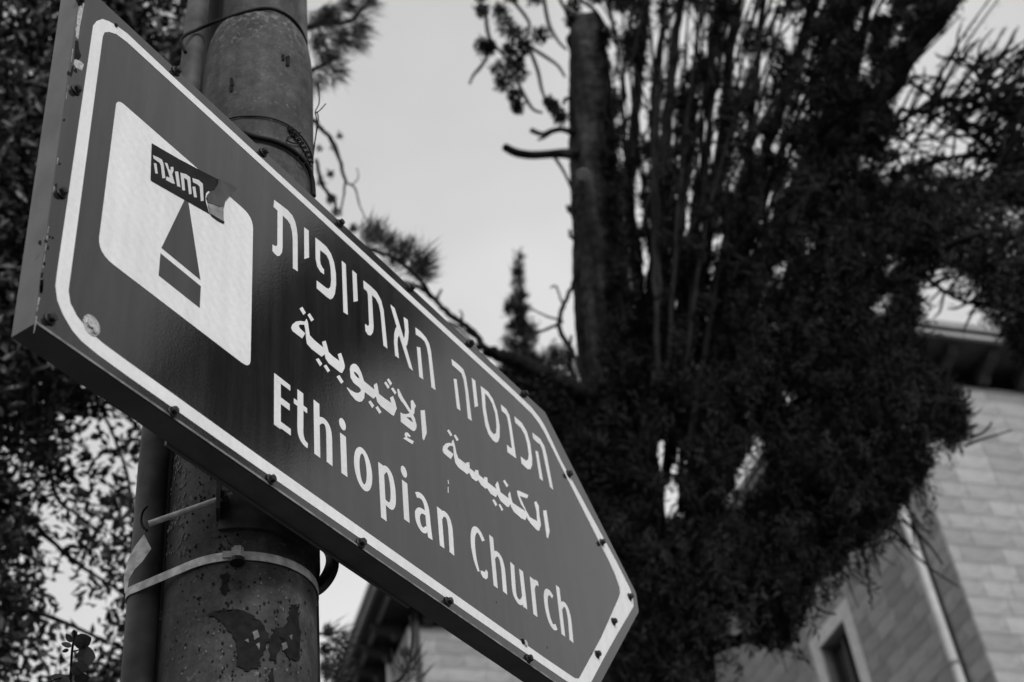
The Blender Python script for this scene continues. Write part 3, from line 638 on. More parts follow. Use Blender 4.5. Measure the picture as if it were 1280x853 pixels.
MB().tube(smoothline([tuple(atR(x, y, 1.73)) for x, y in [(184,664),(178,658),(176,650),(178,640),(184,633)]], 5), .0022, 8).build('hook', M['bolt'], clamp, True)
# ear of the clamp, curved strip standing out on the right
P0 = [atR(x, y, 1.80) for x, y in [(388,745),(402,738),(414,724),(420,708),(417,694),(404,684),(392,682)]]
P0 = [Vector(p) for p in smoothline([tuple(p) for p in P0], 4)]
b = MB(); V = []; dw = Vector((.10, .16, .16))*.16
for i, p in enumerate(P0):
    t = (P0[min(i+1, len(P0)-1)]-P0[max(i-1, 0)]).normalized(); nn = t.cross(dw).normalized()*.0045
    V += [p-nn, p+nn, p+nn+dw, p-nn+dw]
F = [(4*i+k, 4*i+(k+1) % 4, 4*i+4+(k+1) % 4, 4*i+4+k) for i in range(len(P0)-1) for k in range(4)]+[(0, 1, 2, 3), tuple(4*(len(P0)-1)+k for k in (3, 2, 1, 0))]
b.add(V, F); b.build('curved_arm', M['clamp'], clamp)
for z in (1285, 1650):   # blocks between collar and sign
    MB().box((PX-.01, 1.062, H+z/1000), .10, .045, .05).build('mounting_block', M['clamp'], clamp)

# wires tied round the pole
def wire(pxs, r, rad, m, n=7, k=6, off=.0, cyl=(None, None, PR)):
    P = [tuple(oncyl(x, y, cyl[2]+off+rad, cyl[0], cyl[1])) for x, y in pxs]
    return MB().tube(smoothline(P, k), rad, n)
w1 = []
for x, y in [(232,66),(226,52),(232,44),(245,38)]: w1.append(tuple(oncyl(x, y, PIr+.003, PIx, PIy)))
for x, y in [(268,28),(295,19),(320,12),(338,11),(355,17),(368,27),(377,40),(383,56)]:
    w1.append(tuple(oncyl(x, y, .097)))
t1 = MB().tube(smoothline(w1, 5), .0036, 8).build('tie_wire', M['wire'], None, True)
tag(t1, 'topmost black wire, looped over the pole shoulder and the slim pipe', 'wire')
t2 = empty('tie_wire', oncyl(340, 160), 'twisted pair of black wires round the pole just above the sign edge', 'wire')
wire([(286,149),(300,146),(325,146),(345,150),(362,158),(376,170),(386,185),(391,200)], 0, .0016, M['wire'], off=.001).build('upper_strand', M['wire'], t2, True)
wire([(296,163),(318,171),(340,176),(357,183),(370,192),(383,206),(390,224),(392,246)], 0, .0046, M['wire'], off=.001).build('thick_strand', M['wire'], t2, True)
b = MB()
tw = smoothline([(362,160),(367,168),(376,178),(384,192),(390,206)], 12)
P = []
for i, (x, y) in enumerate(tw):
    a = i*1.3; c = oncyl(x, y, PR+.005); o_ = Vector((c.x-PX, c.y-PY, 0)).normalized(); tn = Vector((-o_.y, o_.x, 0)); P.append(tuple(c+o_*.004*math.sin(a)+tn*.005*math.cos(a)))
b.tube(smoothline(P, 2), .0014, 6)
wl = [(375,180),(366,179),(359,176),(360,172),(368,167),(376,166)]
b.tube(smoothline([tuple(oncyl(x, y, PR+.004)) for x, y in wl], 5), .0013, 6)
wl = [(378,186),(384,196),(380,205),(374,203),(372,196)]
b.tube(smoothline([tuple(oncyl(x, y, PR+.006)) for x, y in wl], 5), .0013, 6)
b.build('twisted_knot', M['wire'], t2, True)
b = MB()
for pl in ([(391,190),(395,168),(396,150),(394,140),(399,128),(398,104)], [(394,142),(400,138),(407,130)], [(391,200),(394,175),(398,150),(396,140)]):
    b.tube(smoothline([tuple(atR(x, y, 1.80)) for x, y in pl], 4), .0012, 6)
b.build('loose_ends', M['wire'], t2, True)

# ------------------------------------------------------------------ stone building behind the trees
AZB, AZA = math.radians(41.5), math.radians(131.5)
eB = Vector((math.sin(AZB), math.cos(AZB), 0)); eA = Vector((math.sin(AZA), math.cos(AZA), 0))
def W(bb, aa, z): return eB*bb+eA*aa+Vector((0, 0, z))
RBA = Matrix((eB, -eA, Vector((0, 0, 1)))).transposed()              # local (b, a, z) -> world
def bbox(mb, b0, b1, a0, a1, z0, z1): return mb.box(W((b0+b1)/2, (a0+a1)/2, (z0+z1)/2), b1-b0, a1-a0, z1-z0, RBA)
def onA(px, py, a):      # wall plane of constant a -> (b, z)
    d = ray(px, py); t = a/(d[0]*eA.x+d[1]*eA.y); return (t*(d[0]*eB.x+d[1]*eB.y), d[2]*t+H)
def onBw(px, py, bq):
    d = ray(px, py); t = bq/(d[0]*eB.x+d[1]*eB.y); return (t*(d[0]*eA.x+d[1]*eA.y), d[2]*t+H)
ZE = H+11.37; ZW = ZE-.42
b1_, a1_ = 11.55, 9.32            # near corner (right part)
b2_, a2_ = 17.9, 4.70             # left corner
bld = empty('stone_building', W(14, 12, 0), 'large pale stone building with bracketed eaves behind the cypress', 'building')
walls = bbox(MB(), b1_, b1_+12, a1_, 24, -.2, ZW).build('wall', M['mortar'], bld)
walls2 = bbox(MB(), b2_, b2_+10, a2_, a1_-.01, -.2, ZW).build('wall', M['mortar'], bld)
# windows on the wall that faces left (constant a)
def proj(p):
    c = ROT.T @ np.array([p[0], p[1], p[2]-H]); 
    if c[2] > -.1: return (-999, -999)
    return 640+FPX*c[0]/-c[2], 426.5-FPX*c[1]/-c[2]
holes = []
def window_A(bL, bR, zT, hgt, a, tr=.15, dep=.30):
    """bR < bL: the right side is nearer"""
    z0 = zT-hgt; holes.append(('A', a, bR-tr, bL+tr, z0-tr, zT+tr+.02))
    f = bbox(bbox(MB(), bR-tr, bR, a-.05, a+.02, z0, zT), bL, bL+tr, a-.05, a+.02, z0, zT)
    bbox(f, bR-tr-.01, bL+tr+.01, a-.055, a+.02, zT, zT+tr); bbox(f, bR-tr-.02, bL+tr+.02, a-.08, a+.02, z0-tr, z0)
    win = bbox(MB(), bR, bL, a-.01, a-.006, z0, zT).build('window', M['soffit'], bld)
    f.build('stone_surround', M['trim'], win)
    return win
def cut(bv, zr, a0, a1):
    pass
# real openings: carve the wall with booleans done once on the mesh
def carve(target, boxes):
    for (mbx) in boxes:
        c = mbx.build('cutter', None); md = target.modifiers.new('cut', 'BOOLEAN'); md.operation = 'DIFFERENCE'; md.object = c; md.solver = 'EXACT'
        dg = bpy.context.evaluated_depsgraph_get(); dg.update(); me = bpy.data.meshes.new_from_object(target.evaluated_get(dg))
        target.modifiers.clear(); old = target.data; target.data = me; bpy.data.meshes.remove(old)
        cm = c.data; bpy.data.objects.remove(c); bpy.data.meshes.remove(cm)
bR, zTr = onA(1056, 772, a1_); bL, zTl = onA(1028.4, 814, a1_); zT = (zTr+zTl)/2
WINS = [('A', bR, bL, zT, 2.0, a1_)]
bR3, zq = onA(899, 846, a1_)
c1, zq1 = onA(484, 800, a2_); 
WINS.append(('A', c1, c1+1.0, zq1-.05, 1.9, a2_))
WINS.append(('A', bR, bL, zT-3.6, 1.9, a1_)); WINS.append(('B', a1_+3.2, a1_+4.2, zT, 1.9, b1_)); WINS.append(('B', a1_+6.2, a1_+7.2, zT, 1.9, b1_))
WINS.append(('B', a2_+1.6, a2_+2.6, zT-2.6, 1.9, b2_))
cuts = []; cuts2 = []
for (k, u0, u1, z1, h, pl) in WINS:
    u0, u1 = min(u0, u1), max(u0, u1)
    if k == 'A': (cuts2 if pl == a2_ else cuts).append(bbox(MB(), u0, u1, pl-.2, pl+.17, z1-h, z1))
    else: (cuts2 if pl == b2_ else cuts).append(bbox(MB(), pl-.2, pl+.17, u0, u1, z1-h, z1))
carve(walls, cuts); carve(walls2, cuts2)
tr = .20
for (k, u0, u1, z1, h, pl) in WINS:
    u0, u1 = min(u0, u1), max(u0, u1); z0 = z1-h
    def bx(mb, ua, ub, da, db, za, zb): return bbox(mb, ua, ub, pl+da, pl+db, za, zb) if k == 'A' else bbox(mb, pl+da, pl+db, ua, ub, za, zb)
    sash = MB(); t = .055
    bx(sash, u0+.002, u0+t, .10, .15, z0, z1); bx(sash, u1-t, u1-.002, .10, .15, z0, z1); bx(sash, u0+t, u1-t, .10, .15, z1-t, z1-.002); bx(sash, u0+t, u1-t, .10, .15, z0, z0+t); bx(sash, (u0+u1)/2-.03, (u0+u1)/2+.03, .095, .145, z0+t, z1-t)
    win = sash.build('window', M['frame'], bld)
    bx(MB(), u0+t, u1-t, .125, .13, z0+t, z1-t).build('pane', M['glass'], win)
    f = MB(); bx(f, u0-tr, u0, -.04, .012, z0, z1); bx(f, u1, u1+tr, -.04, .012, z0, z1); bx(f, u0-tr-.004, u1+tr+.004, -.044, .012, z1, z1+.2); bx(f, u0-tr-.05, u1+tr+.05, -.10, .012, z0-.12, z0)
    f.build('stone_surround', M['trim'], win)
    holes.append((k, pl, u0-tr, u1+tr, z0-.12, z1+.2))
# stones: individual where the picture shows them, joined elsewhere
def overlap(k, pl, ua, ub, za, zb):
    for (kk, pp, u0, u1, z0, z1) in holes:
        if kk == k and pp == pl and ua < u1+.003 and ub > u0-.003 and za < z1+.003 and zb > z0-.003: return True
    return False
unitbox = MB().box((0, 0, 0), 1, 1, 1); 
def stone_mesh():
    b = MB(); 
    for s, w_ in ((-.5, 1), (.42, 1), (.5, .96)): b.v += [(s, -w_/2, -w_/2), (s, w_/2, -w_/2), (s, w_/2, w_/2), (s, -w_/2, w_/2)]
    b.f = [(0, 3, 2, 1), (8, 9, 10, 11)]+[(4*j+i, 4*j+(i+1) % 4, 4*j+4+(i+1) % 4, 4*j+4+i) for j in range(2) for i in range(4)]
    m_ = b.mesh('stone'); m_.materials.append(M['stone']); return m_
STM = stone_mesh(); nst = 0; rest = MB(); restB = []
C_H = .226
def facing(k, pl, ua, ub, za, zb, quoin=None):
    global nst
    z = za; row = 0
    while z < zb-.02:
        h = min(C_H, zb-z); u = ua + (0 if row % 2 else -.22)
        while u < ub:
            L_ = random.uniform(.33, .62); s0 = max(u, ua); s1 = min(u+L_, ub); u += L_
            if s1-s0 < .06: continue
            if overlap(k, pl, s0, s1, z, z+h):
                # trim against window surrounds
                for (kk, pp, u0, u1, z0, z1) in holes:
                    if kk == k and pp == pl and z < z1 and z+h > z0:
                        if s0 < u0 < s1: s1 = u0-.006
                        elif s0 < u1 < s1: s0 = u1+.006
                if s1-s0 < .05 or overlap(k, pl, s0, s1, z, z+h): continue
            pr = random.uniform(.0095, .0115)
            if k == 'A': c = W((s0+s1)/2, pl-pr/2+.004, z+h/2); d = -eA; t = -eB
            else: c = W(pl-pr/2+.004, (s0+s1)/2, z+h/2); d = -eB; t = eA
            px, py = proj(c)
            vis = -30 < px < 1310 and -30 < py < 880 and (px > 985 or 515 < px < 700 and py > 690 or 880 < px < 985 and py > 780)
            Mx = Matrix((d*(pr+.008), t*(s1-s0-.006), Vector((0, 0, 1))*(h-.006))).transposed().to_4x4(); Mx.translation = c
            if vis and nst < 300:
                o = bpy.data.objects.new('stone', STM); COL.objects.link(o); o.parent = bld; o.matrix_parent_inverse = parent_inv(bld); o.matrix_basis = Mx; nst += 1
            elif z > 4:
                rest.add([Mx @ v.co for v in STM.vertices], [tuple(p.vertices) for p in STM.polygons])
        z += C_H; row += 1
z0w = H+6.9 - C_H*20
facing('B', b1_, a1_, a1_+4.5, z0w, ZW-.05)
facing('A', a1_, b1_, b2_, z0w, ZW-.05)
facing('B', b2_, a2_, a1_, z0w, ZW-.05)
facing('A', a2_, b2_, b2_+5, z0w, ZW-.05)
facing('B', b1_, a1_+4.5, a1_+14, z0w, ZW-.05)
r_ = rest.build('stone_facing', M['stone_s'], bld); r_['kind'] = 'stuff'
# eaves: gutter board, soffit, corbels, roof
OV = .6
def eave(b0, b1, a0, a1):     # rectangle of the roof edge
    f = MB(); t = .05
    for (x0, x1, y0, y1) in ((b0, b0+t, a0, a1), (b0+t, b1, a0, a0+t), (b1-t, b1, a0+t, a1), (b0+t, b1-t, a1-t, a1)):
        bbox(f, x0, x1, y0, y1, ZE-.17, ZE)
    f2 = MB()
    bbox(f2, b0-.05, b0-.003, a0-.05, a1+.05, ZE-.07, ZE+.03); bbox(f2, b0-.003, b1, a0-.05, a0-.003, ZE-.07, ZE+.03)
    fa = f.build('fascia_board', M['fascia'], bld); f2.build('gutter', M['fascia'], fa)
    s = MB(); bbox(s, b0+t, b1-t, a0+t, a1-t, ZE-.17, ZE-.13); bbox(MB(), b0+.2, b1-.2, a0+.2, a0+.26, ZE-.21, ZE-.171).build('soffit_board', M['fascia'], bld); s.build('soffit', M['soffit'], bld)
    r = MB(); h = 2.6; V = [W(b0-.03, a0-.03, ZE-.0), W(b1, a0-.03, ZE), W(b1, a1, ZE), W(b0-.03, a1, ZE)]
    m_ = min(b1-b0, a1-a0)/2
    V += [W(b0+m_, a0+m_, ZE+h), W(b1-m_, a0+m_, ZE+h), W(b1-m_, a1-m_, ZE+h), W(b0+m_, a1-m_, ZE+h)]
    r.add(V, [(0, 1, 5, 4), (1, 2, 6, 5), (2, 3, 7, 6), (3, 0, 4, 7), (4, 5, 6, 7)]); r.build('roof', M['tile'], bld)
eave(b1_-OV, b1_+12.6, a1_-OV, 24.6); eave(b2_-OV, b2_+10.6, a2_-OV, a1_-OV-.06)
def corbels(k, pl, ua, ub, n):
    for i in range(n):
        u = ua+(ub-ua)*(i+.5)/n; prof = [(0, -.42), (.10, -.42), (.16, -.34), (.40, -.27), (.47, -.20), (.47, -.172), (0, -.172)]
        b = MB(); V = []
        for s in (-.075, .075):
            for (d, z) in prof: V.append(W(u+s, pl-d, ZE+z) if k == 'A' else W(pl-d, u+s, ZE+z))
        n_ = len(prof); b.add(V, [tuple(range(n_)), tuple(range(n_, 2*n_))[::-1]]+[(i2, (i2+1) % n_, n_+(i2+1) % n_, n_+i2) for i2 in range(n_)])
        b.build('corbel', M['soffit'], bld)
corbels('B', b1_, a1_-.1, a1_+6.3, 11); corbels('A', a1_, b1_+.1, b2_, 10); corbels('A', a2_, b2_+.1, b2_+7, 11); corbels('B', b2_, a2_, a1_-.6, 7)
# drain pipes
def downpipe(c, z1):
    dpb = MB().tube([c+Vector((0, 0, 0)), Vector((c.x, c.y, z1-.5)), Vector((c.x, c.y, z1-.2))], .055, 14).build('downpipe', M['trim'], bld, True)
    for z in (H+4.2, H+7.2, H+10): MB().lathe(c.x, c.y, [(.055, z), (.066, z), (.066, z+.05), (.055, z+.05)], 14).build('pipe_clip', M['fascia'], dpb)
bq, _ = onA(1166, 750, a1_-.09); downpipe(W(bq, a1_-.09, 0), ZE)
bq, _ = onA(513, 790, a2_-.09)
M['iron_and_shadow'] = mat('iron_pipe', .05, .6)  # iron pipe colour, reused for the painted shadow of the pale pipe
aq, _ = onBw(521.5, 800, b2_-.08); cc = W(b2_-.08, aq, 0); MB().tube([cc, Vector((cc.x, cc.y, ZE-.2))], .045, 12).build('iron_pipe', M['iron_and_shadow'], bld, True)
# shadow gap beside the pale pipe, put in as a dark strip
bq2, _ = onA(1174, 750, a1_-.012); bbox(MB(), bq2-.05, bq2+.05, a1_-.03, a1_-.004, 2, ZW).build('pipe_shadow_strip', M['iron_and_shadow'], bld)

# ------------------------------------------------------------------ vegetation
def limb(mb, pxs, R, wpx, n=8, k=5, dR=None, wob=0.0):
    """pxs: outline centre points; R: range or list; wpx: widths as seen"""
    N = len(pxs); Rs = R if hasattr(R, '__len__') else [R]*N; ws = wpx if hasattr(wpx, '__len__') else np.linspace(wpx, wpx*.4, N)
    P = []; rd = []
    for (x, y), r, w_ in zip(pxs, Rs, ws):
        p = atR(x, y, r); P.append(tuple(p)); rd.append(w_/2*(p-Vector((0, 0, H))).length/FPX*.98)
    Q = smoothline([p+(r,) for p, r in zip(P, rd)], k)
    pts = [Vector(q[:3]) for q in Q]; rr = [max(q[3], .0008)*(1+random.uniform(-wob, wob)) for q in Q]
    if wob: pts = [pts[0]]+[p+Vector((random.uniform(-1, 1), random.uniform(-1, 1), 0))*wob*min(.22, r_i*4) for p, r_i in zip(pts[1:-1], rr[1:-1])]+[pts[-1]]
    mb.tube(pts, rr, n); return pts
def cyp_foliage(name, parent, P, per, spread, ln, wd, m, up=.5, droop=None):
    n = len(P); C = np.repeat(P, per, 0); C = C+rng.normal(size=C.shape)*spread*np.array([1, 1, 1.5])
    base = unit(rng.normal(size=(n, 3))*np.array([1, 1, .5])+np.array([0, 0, up])); D = np.repeat(base, per, 0)+rng.normal(size=C.shape)*.45
    V, F = blades(C, D, ln*rng.uniform(.6, 1.3, len(C)), wd*rng.uniform(.7, 1.2, len(C)))
    return soup(name, V, F, m, parent)

RC = 7.4
random.seed(11)
TINY = [(random.uniform(762, 1000), random.uniform(-10, 460), random.uniform(3, 5), random.uniform(5, 15), random.uniform(2, 22)) for _ in range(95)]
TINY = [g for g in TINY if g[0] < 1010-.38*g[1]]+[(random.uniform(860, 1130), random.uniform(20, 560), 4, 6) for _ in range(16)]+[(random.uniform(1080, 1160), random.uniform(0, 340), 5, 6) for _ in range(26)]
cyp = empty('cypress_tree', Vector((atR(812, 900, RC).x, atR(812, 900, RC).y, 0)), 'tall dark cypress with a sawn-off trunk and many upright limbs', 'tree')
b = MB(); base = atR(812, 900, RC)
tp = [(733,31),(734,60),(737,110),(740,170),(743,230),(748,300),(753,370),(764,450),(772,530),(784,640),(798,760),(812,900)]
tw_ = [40,46,52,56,54,58,66,74,80,90,104,130]
Q = [];
for (x, y), w_ in zip(tp, tw_):
    p = atR(x, y, RC); Q.append(tuple(p)+(w_/2*(p-Vector((0, 0, H))).length/FPX,))
Q.append((base.x, base.y, 2.5, .42)); Q.append((base.x, base.y, .6, .5)); Q.append((base.x, base.y, -.2, .62))
Q = smoothline(Q, 6); pts = [Vector(q[:3]) for q in Q]; n0 = len(b.v)
b.tube(pts, [q[3] for q in Q], 28)
# ribbed, uneven trunk
for i in range(n0, len(b.v)):
    ring = (i-n0)//28; kk = (i-n0) % 28; c = pts[min(ring, len(pts)-1)]; v = Vector(b.v[i])
    s = 1+.08*math.sin(kk*2*PI/28*4+ring*.10)+.06*math.sin(kk*2*PI/28*9+ring*.23)+.02*math.sin(ring*.5+kk*.4)+random.uniform(-.035, .035); b.v[i] = tuple(c+(v-c)*s)
trunk = b.build('trunk', M['bark'], cyp, True)
top = atR(733, 31, RC); ax = (pts[0]-pts[1]).normalized()
MB().tube([top, top+ax*.03], .085, 18).build('sawn_top', M['cut'], trunk)
sc_ = atR(729, 218, RC-.19); vd = (Vector((0, 0, H))-sc_).normalized(); MB().tube([sc_-vd*.03, sc_+vd*.01], [.047, .043], 16).build('branch_scar', M['cut'], trunk)
b = MB(); b2 = MB()
for k in range(54):
    y0 = random.uniform(40, 640); l_ = random.uniform(40, 170); f = random.uniform(-.82, .82); P = []
    for t in np.linspace(0, 1, 6):
        y = y0+l_*t; i_ = min(max(sum(1 for q in tp if q[1] < y)-1, 0), len(tp)-2); u = (y-tp[i_][1])/(tp[i_+1][1]-tp[i_][1])
        xc = tp[i_][0]*(1-u)+tp[i_+1][0]*u; wc = tw_[i_]*(1-u)+tw_[i_+1]*u
        rw = wc/2*14/FPX*.72; P.append((xc+f*wc/2+random.uniform(-1.6, 1.6), y, RC-rw*math.sqrt(1-f*f)*1.02))
    w_ = random.uniform(2.5, 6.5); limb(b if k % 2 else b2, [(p[0], p[1]) for p in P], [p[2] for p in P], [1, w_, w_, w_*.9, w_*.8, .8], 6, 3, wob=.2)
b.build('bark_strips', M['bark'], trunk)['kind'] = 'stuff'; b2.build('bark_strips', M['bark_dark'], trunk)['kind'] = 'stuff'
for pl, ws in (([(722,262),(713,264),(709,258)], [8,6,5]), ([(720,300),(714,296),(712,288)], [7,5,4]), ([(716,60),(710,52),(711,44)], [6,5,3]), ([(726,34),(724,24),(727,18)], [9,6,2]), ([(741,33),(743,26)], [8,3]), ([(716,128),(708,124),(704,130)], [7,5,4])):
    b = MB(); limb(b, pl, RC-.05, ws, 7, 4, wob=.1); b.build('broken_stub', M['bark_dark'], trunk)
LIMBS = [
 ([(805,900),(800,700),(798,560),(800,400),(788,250),(796,120),(812,-30)], [RC+.3]*7, [40,34,30,26,22,18,12]),
 ([(818,900),(806,700),(808,590),(822,470),(828,320),(832,170),(845,40),(860,-40)], [RC-.2]*8, [44,30,26,26,26,22,16,10]),
 ([(850,900),(868,700),(876,500),(880,330),(900,190),(912,60),(935,-40)], [RC+.4]*7, [40,26,22,22,20,16,12]),
 ([(860,900),(880,700),(905,520),(950,340),(1010,225),(1095,125),(1195,-10)], [RC-.3]*7, [60,52,46,42,38,32,20]),
 ([(850,800),(875,600),(900,400),(945,230),(990,90),(1030,-40)], [RC]*6, [40,36,30,24,18,12]),
 ([(890,600),(915,520),(985,450),(1060,400),(1140,330),(1230,290)], [RC]*6, [30,28,26,22,14,8]),
 ([(820,700),(812,500),(815,350),(822,250),(818,120),(830,20)], [RC+.6]*6, [26,22,18,16,12,8]),
 ([(870,640),(866,480),(868,380),(872,280),(885,180),(890,60),(905,-30)], [RC+.1]*7, [26,22,18,16,14,10,8]),
 ([(775,560),(779,450),(783,330),(783,200),(778,120),(790,20)], [RC+.5]*6, [26,20,14,10,8,6]),
 ([(900,450),(920,330),(935,200),(945,90),(960,-30)], [RC+.3]*5, [26,20,16,12,8]),
 ([(955,520),(990,430),(1030,300),(1060,180),(1075,60),(1100,-40)], [RC+.2]*6, [30,26,22,16,12,8]),
 ([(800,900),(850,845),(885,815),(915,802),(955,797),(1000,800)], [RC-.5]*6, [38,30,22,18,12,6]),
 ([(765,520),(748,500),(728,470),(716,440),(702,418),(700,395),(712,365),(722,340)], [RC-.1]*8, [16,14,10,9,10,9,8,7]),
 ([(703,402),(690,409),(672,415),(660,410)], [RC-.1]*4, [8,6,5,3]), ([(702,400),(685,396),(668,388),(655,378)], [RC]*4, [5,4,3,2]),
 ([(706,385),(700,372),(695,358),(688,360)], [RC]*4, [5,4,4,3]), ([(714,420),(712,450),(716,480),(724,520)], [RC+.1]*4, [6,6,5,5]),
]
random.seed(23)
for _ in range(34):
    xt = random.uniform(765, 1130); x0_ = 812+(xt-765)*.22+random.uniform(-15, 15); y0_ = random.uniform(380, 700); xm = x0_+(xt-x0_)*random.uniform(.3, .45)
    w0 = random.uniform(6, 13); LIMBS.append(([(x0_, y0_), (x0_*.6+xm*.4+random.uniform(-6, 6), y0_*.72), (xm, y0_*.45), ((xm+xt)/2+random.uniform(-8, 8), y0_*.2), (xt, -30)], [RC+random.uniform(-.7, .7)]*5, [w0, w0*.85, w0*.7, w0*.5, w0*.3]))
for pxs, R_, ws in LIMBS:
    ws = [w_*(.68 if y_ < 520 and x_ < 1000 else .9) for (x_, y_), w_ in zip(pxs, ws)]
    b = MB(); limb(b, pxs, R_, ws, 9, 6, wob=.10); b.build('limb', M['bark_dark'], cyp, True)
b = MB(); limb(b, [(724,194),(705,192),(686,193),(664,194),(645,191),(631,184)], [RC-.1]*6, [17,13,11,11,11,10], 10, 5); o = b.build('limb', M['bark'], cyp, True); o['label'] = 'bare sawn-off limb stub, the lower of two'
b = MB(); limb(b, [(718,167),(703,162),(690,164),(678,168),(664,163)], [RC-.1]*5, [9,7,7,6,7], 8, 5); limb(b, [(690,165),(680,172),(672,175)], [RC-.1]*3, [5,4,3], 6, 4); o = b.build('limb', M['bark'], cyp, True); o['label'] = 'bare sawn-off limb stub, the upper of two'
# long limb reaching left behind the sign
b = MB(); limb(b, [(800,560),(760,515),(728,492),(695,475),(660,458),(630,447),(606,438)], [RC-.1,RC-.2,RC-.3,RC-.4,RC-.5,RC-.55,RC-.6], [34,28,26,24,22,18,14], 10, 6, wob=.07)
limb(b, [(610,440),(598,425),(585,411),(568,397),(550,382),(535,366),(520,358),(505,352)], [RC-.6]*8, [11,9,9,8,7,8,6,4], 8, 5, wob=.15)
limb(b, [(596,423),(585,417),(575,409),(560,402)], [RC-.6]*4, [4,3,3,2], 6, 4); limb(b, [(600,438),(570,410),(552,402),(535,402)], [RC-.6]*4, [5,4,3,2], 6, 4)
limb(b, [(545,378),(548,370),(552,362)], [RC-.6]*3, [4,4,3], 5, 3); limb(b, [(574,404),(578,395),(575,388)], [RC-.6]*3, [4,3,2], 5, 3)
b.build('limb', M['bark_dark'], cyp, True)
# fine twigs
b = MB()
TW = [[(640,0),(655,18),(662,32),(658,48)],[(607,18),(612,48),(630,70),(640,90)],[(662,62),(672,88),(678,115),(688,135)],[(680,0),(686,30),(698,52),(708,62)],[(648,105),(660,128),(668,138),(678,141)],[(609,72),(600,85),(592,94),(587,105)],
      [(664,60),(680,70),(697,82),(706,96)],[(700,0),(710,20),(712,34)],[(690,130),(700,142),(712,150)],[(692,195),(705,215),(715,238)],[(720,240),(714,262),(720,285)],[(645,92),(652,72),(664,50)],[(725,0),(745,15),(760,40),(772,60)],[(760,0),(768,40),(775,80)]]
for t in TW: limb(b, t, RC-.1, [5,5,4,3][:len(t)] if len(t) > 3 else [5,4,3], 6, 4)
for _ in range(230):      # fine upright twigs through the open top of the crown
    x, y = random.uniform(765, 1060), random.uniform(-20, 430)
    if x > 1060-.35*y: continue
    l_ = random.uniform(30, 110); a = math.radians(random.uniform(60, 112)-(x-765)*.06); cv = random.uniform(-9, 9)
    limb(b, [(x, y+l_*.5), (x+cv+l_*.25*math.cos(a), y+l_*.25), (x+cv*.6+l_*.6*math.cos(a), y-l_*.1), (x+l_*math.cos(a), y+l_*(.5-math.sin(a)))], RC+random.uniform(-.7, .7), [3.4, 2.8, 2.2, 1.2], 5, 4)
GAPC = [(766,50,9,38),(768,118,9,30),(772,185,6,20),(842,42,5,25),(848,95,7,20),(872,48,10,28,15),(890,130,9,26,20),(883,165,11,13),(857,205,6,10),(861,235,7,20,15),(879,203,7,20,15),(888,228,5,18,15),(862,265,8,14,15),
 (813,90,4,12),(809,112,5,12),(808,142,5,10),(786,118,4,12),(794,268,6,24),(795,315,9,13),(797,344,8,17),(803,404,8,22,12),(859,252,8,20),(900,310,5,12),(898,340,6,8),(844,517,10,10),(960,10,5,14),(925,46,7,22,10),(957,95,5,15),(976,155,4,11),(970,183,4,10),
 (1080,30,9,15,20),(1100,10,12,14),(1100,112,10,9),(835,580,17,26,15),(842,633,19,26,25),(943,590,20,32,15),(922,634,14,14),(936,612,13,13),(823,665,5,9),(910,775,8,22,25),(959,755,10,14),(977,336,6,9),(1102,387,8,8),(981,498,10,9),(1125,323,10,7),(1130,541,9,14),(905,507,6,6),
 (1160,560,6,8),(815,170,4,9),(800,215,4,9),(833,140,4,11),(925,110,4,10),(940,150,4,9)]
for (x, y, rx, ry, *_) in GAPC+GAPC:      # a twig or two across the openings
    if rx > 6: limb(b, [(x+random.uniform(-rx, rx)*2.2, y-ry*1.4), (x+random.uniform(-rx, rx), y), (x+random.uniform(-rx, rx)*2, y+ry*1.4)], RC, [2.2, 2, 1.6], 5, 4)
o = b.build('twigs', M['bark_dark'], cyp, True); o['kind'] = 'stuff'
GAPC = GAPC+TINY
M1 = [(905,-40),(1222,-40),(1180,30),(1128,85),(1112,140),(1116,205),(1140,232),(1175,262),(1175,320),(1150,350),(1140,400),(1150,462),(1180,478),(1205,505),(1208,545),(1192,552),(1170,540),(1152,588),(1128,632),(1102,660),(1066,684),(1036,706),(1006,728),(1000,765),(992,795),(970,805),(940,795),(925,770),(880,800),(850,860),(750,900),(790,800),(765,690),(745,640),(790,570),(845,430),(872,200)]
M1u = [(905,-40),(1045,-40),(1010,180),(960,360),(900,520),(845,430),(872,200)]
M1r = [(1045,-40)]+M1[1:-2]+[(845,430),(900,520),(960,360),(1010,180)]
M2 = [(762,-30),(925,-30),(885,200),(860,430),(800,570),(745,650),(716,560),(745,500),(775,300),(775,120)]
P = np.concatenate([crown_points(M1r, 5400, RC, .9, GAPC, 5.5), crown_points(M1u, 620, RC, .8, GAPC, 5.5), crown_points(M2, 760, RC, .6, GAPC, 5.5),
     crown_points([(752,40),(768,40),(780,200),(788,380),(800,560),(770,560),(762,400),(757,200)], 170, RC-.15, .1, (), 0),
     crown_points([(770,-25),(1225,-40),(1190,-150),(1090,-290),(975,-370),(880,-300),(800,-150)], 1500, RC, .8, (), 0)])
cr = cyp_foliage('crown', cyp, P, 46, .024, .072, .0125, M['cyp'], up=1.0)
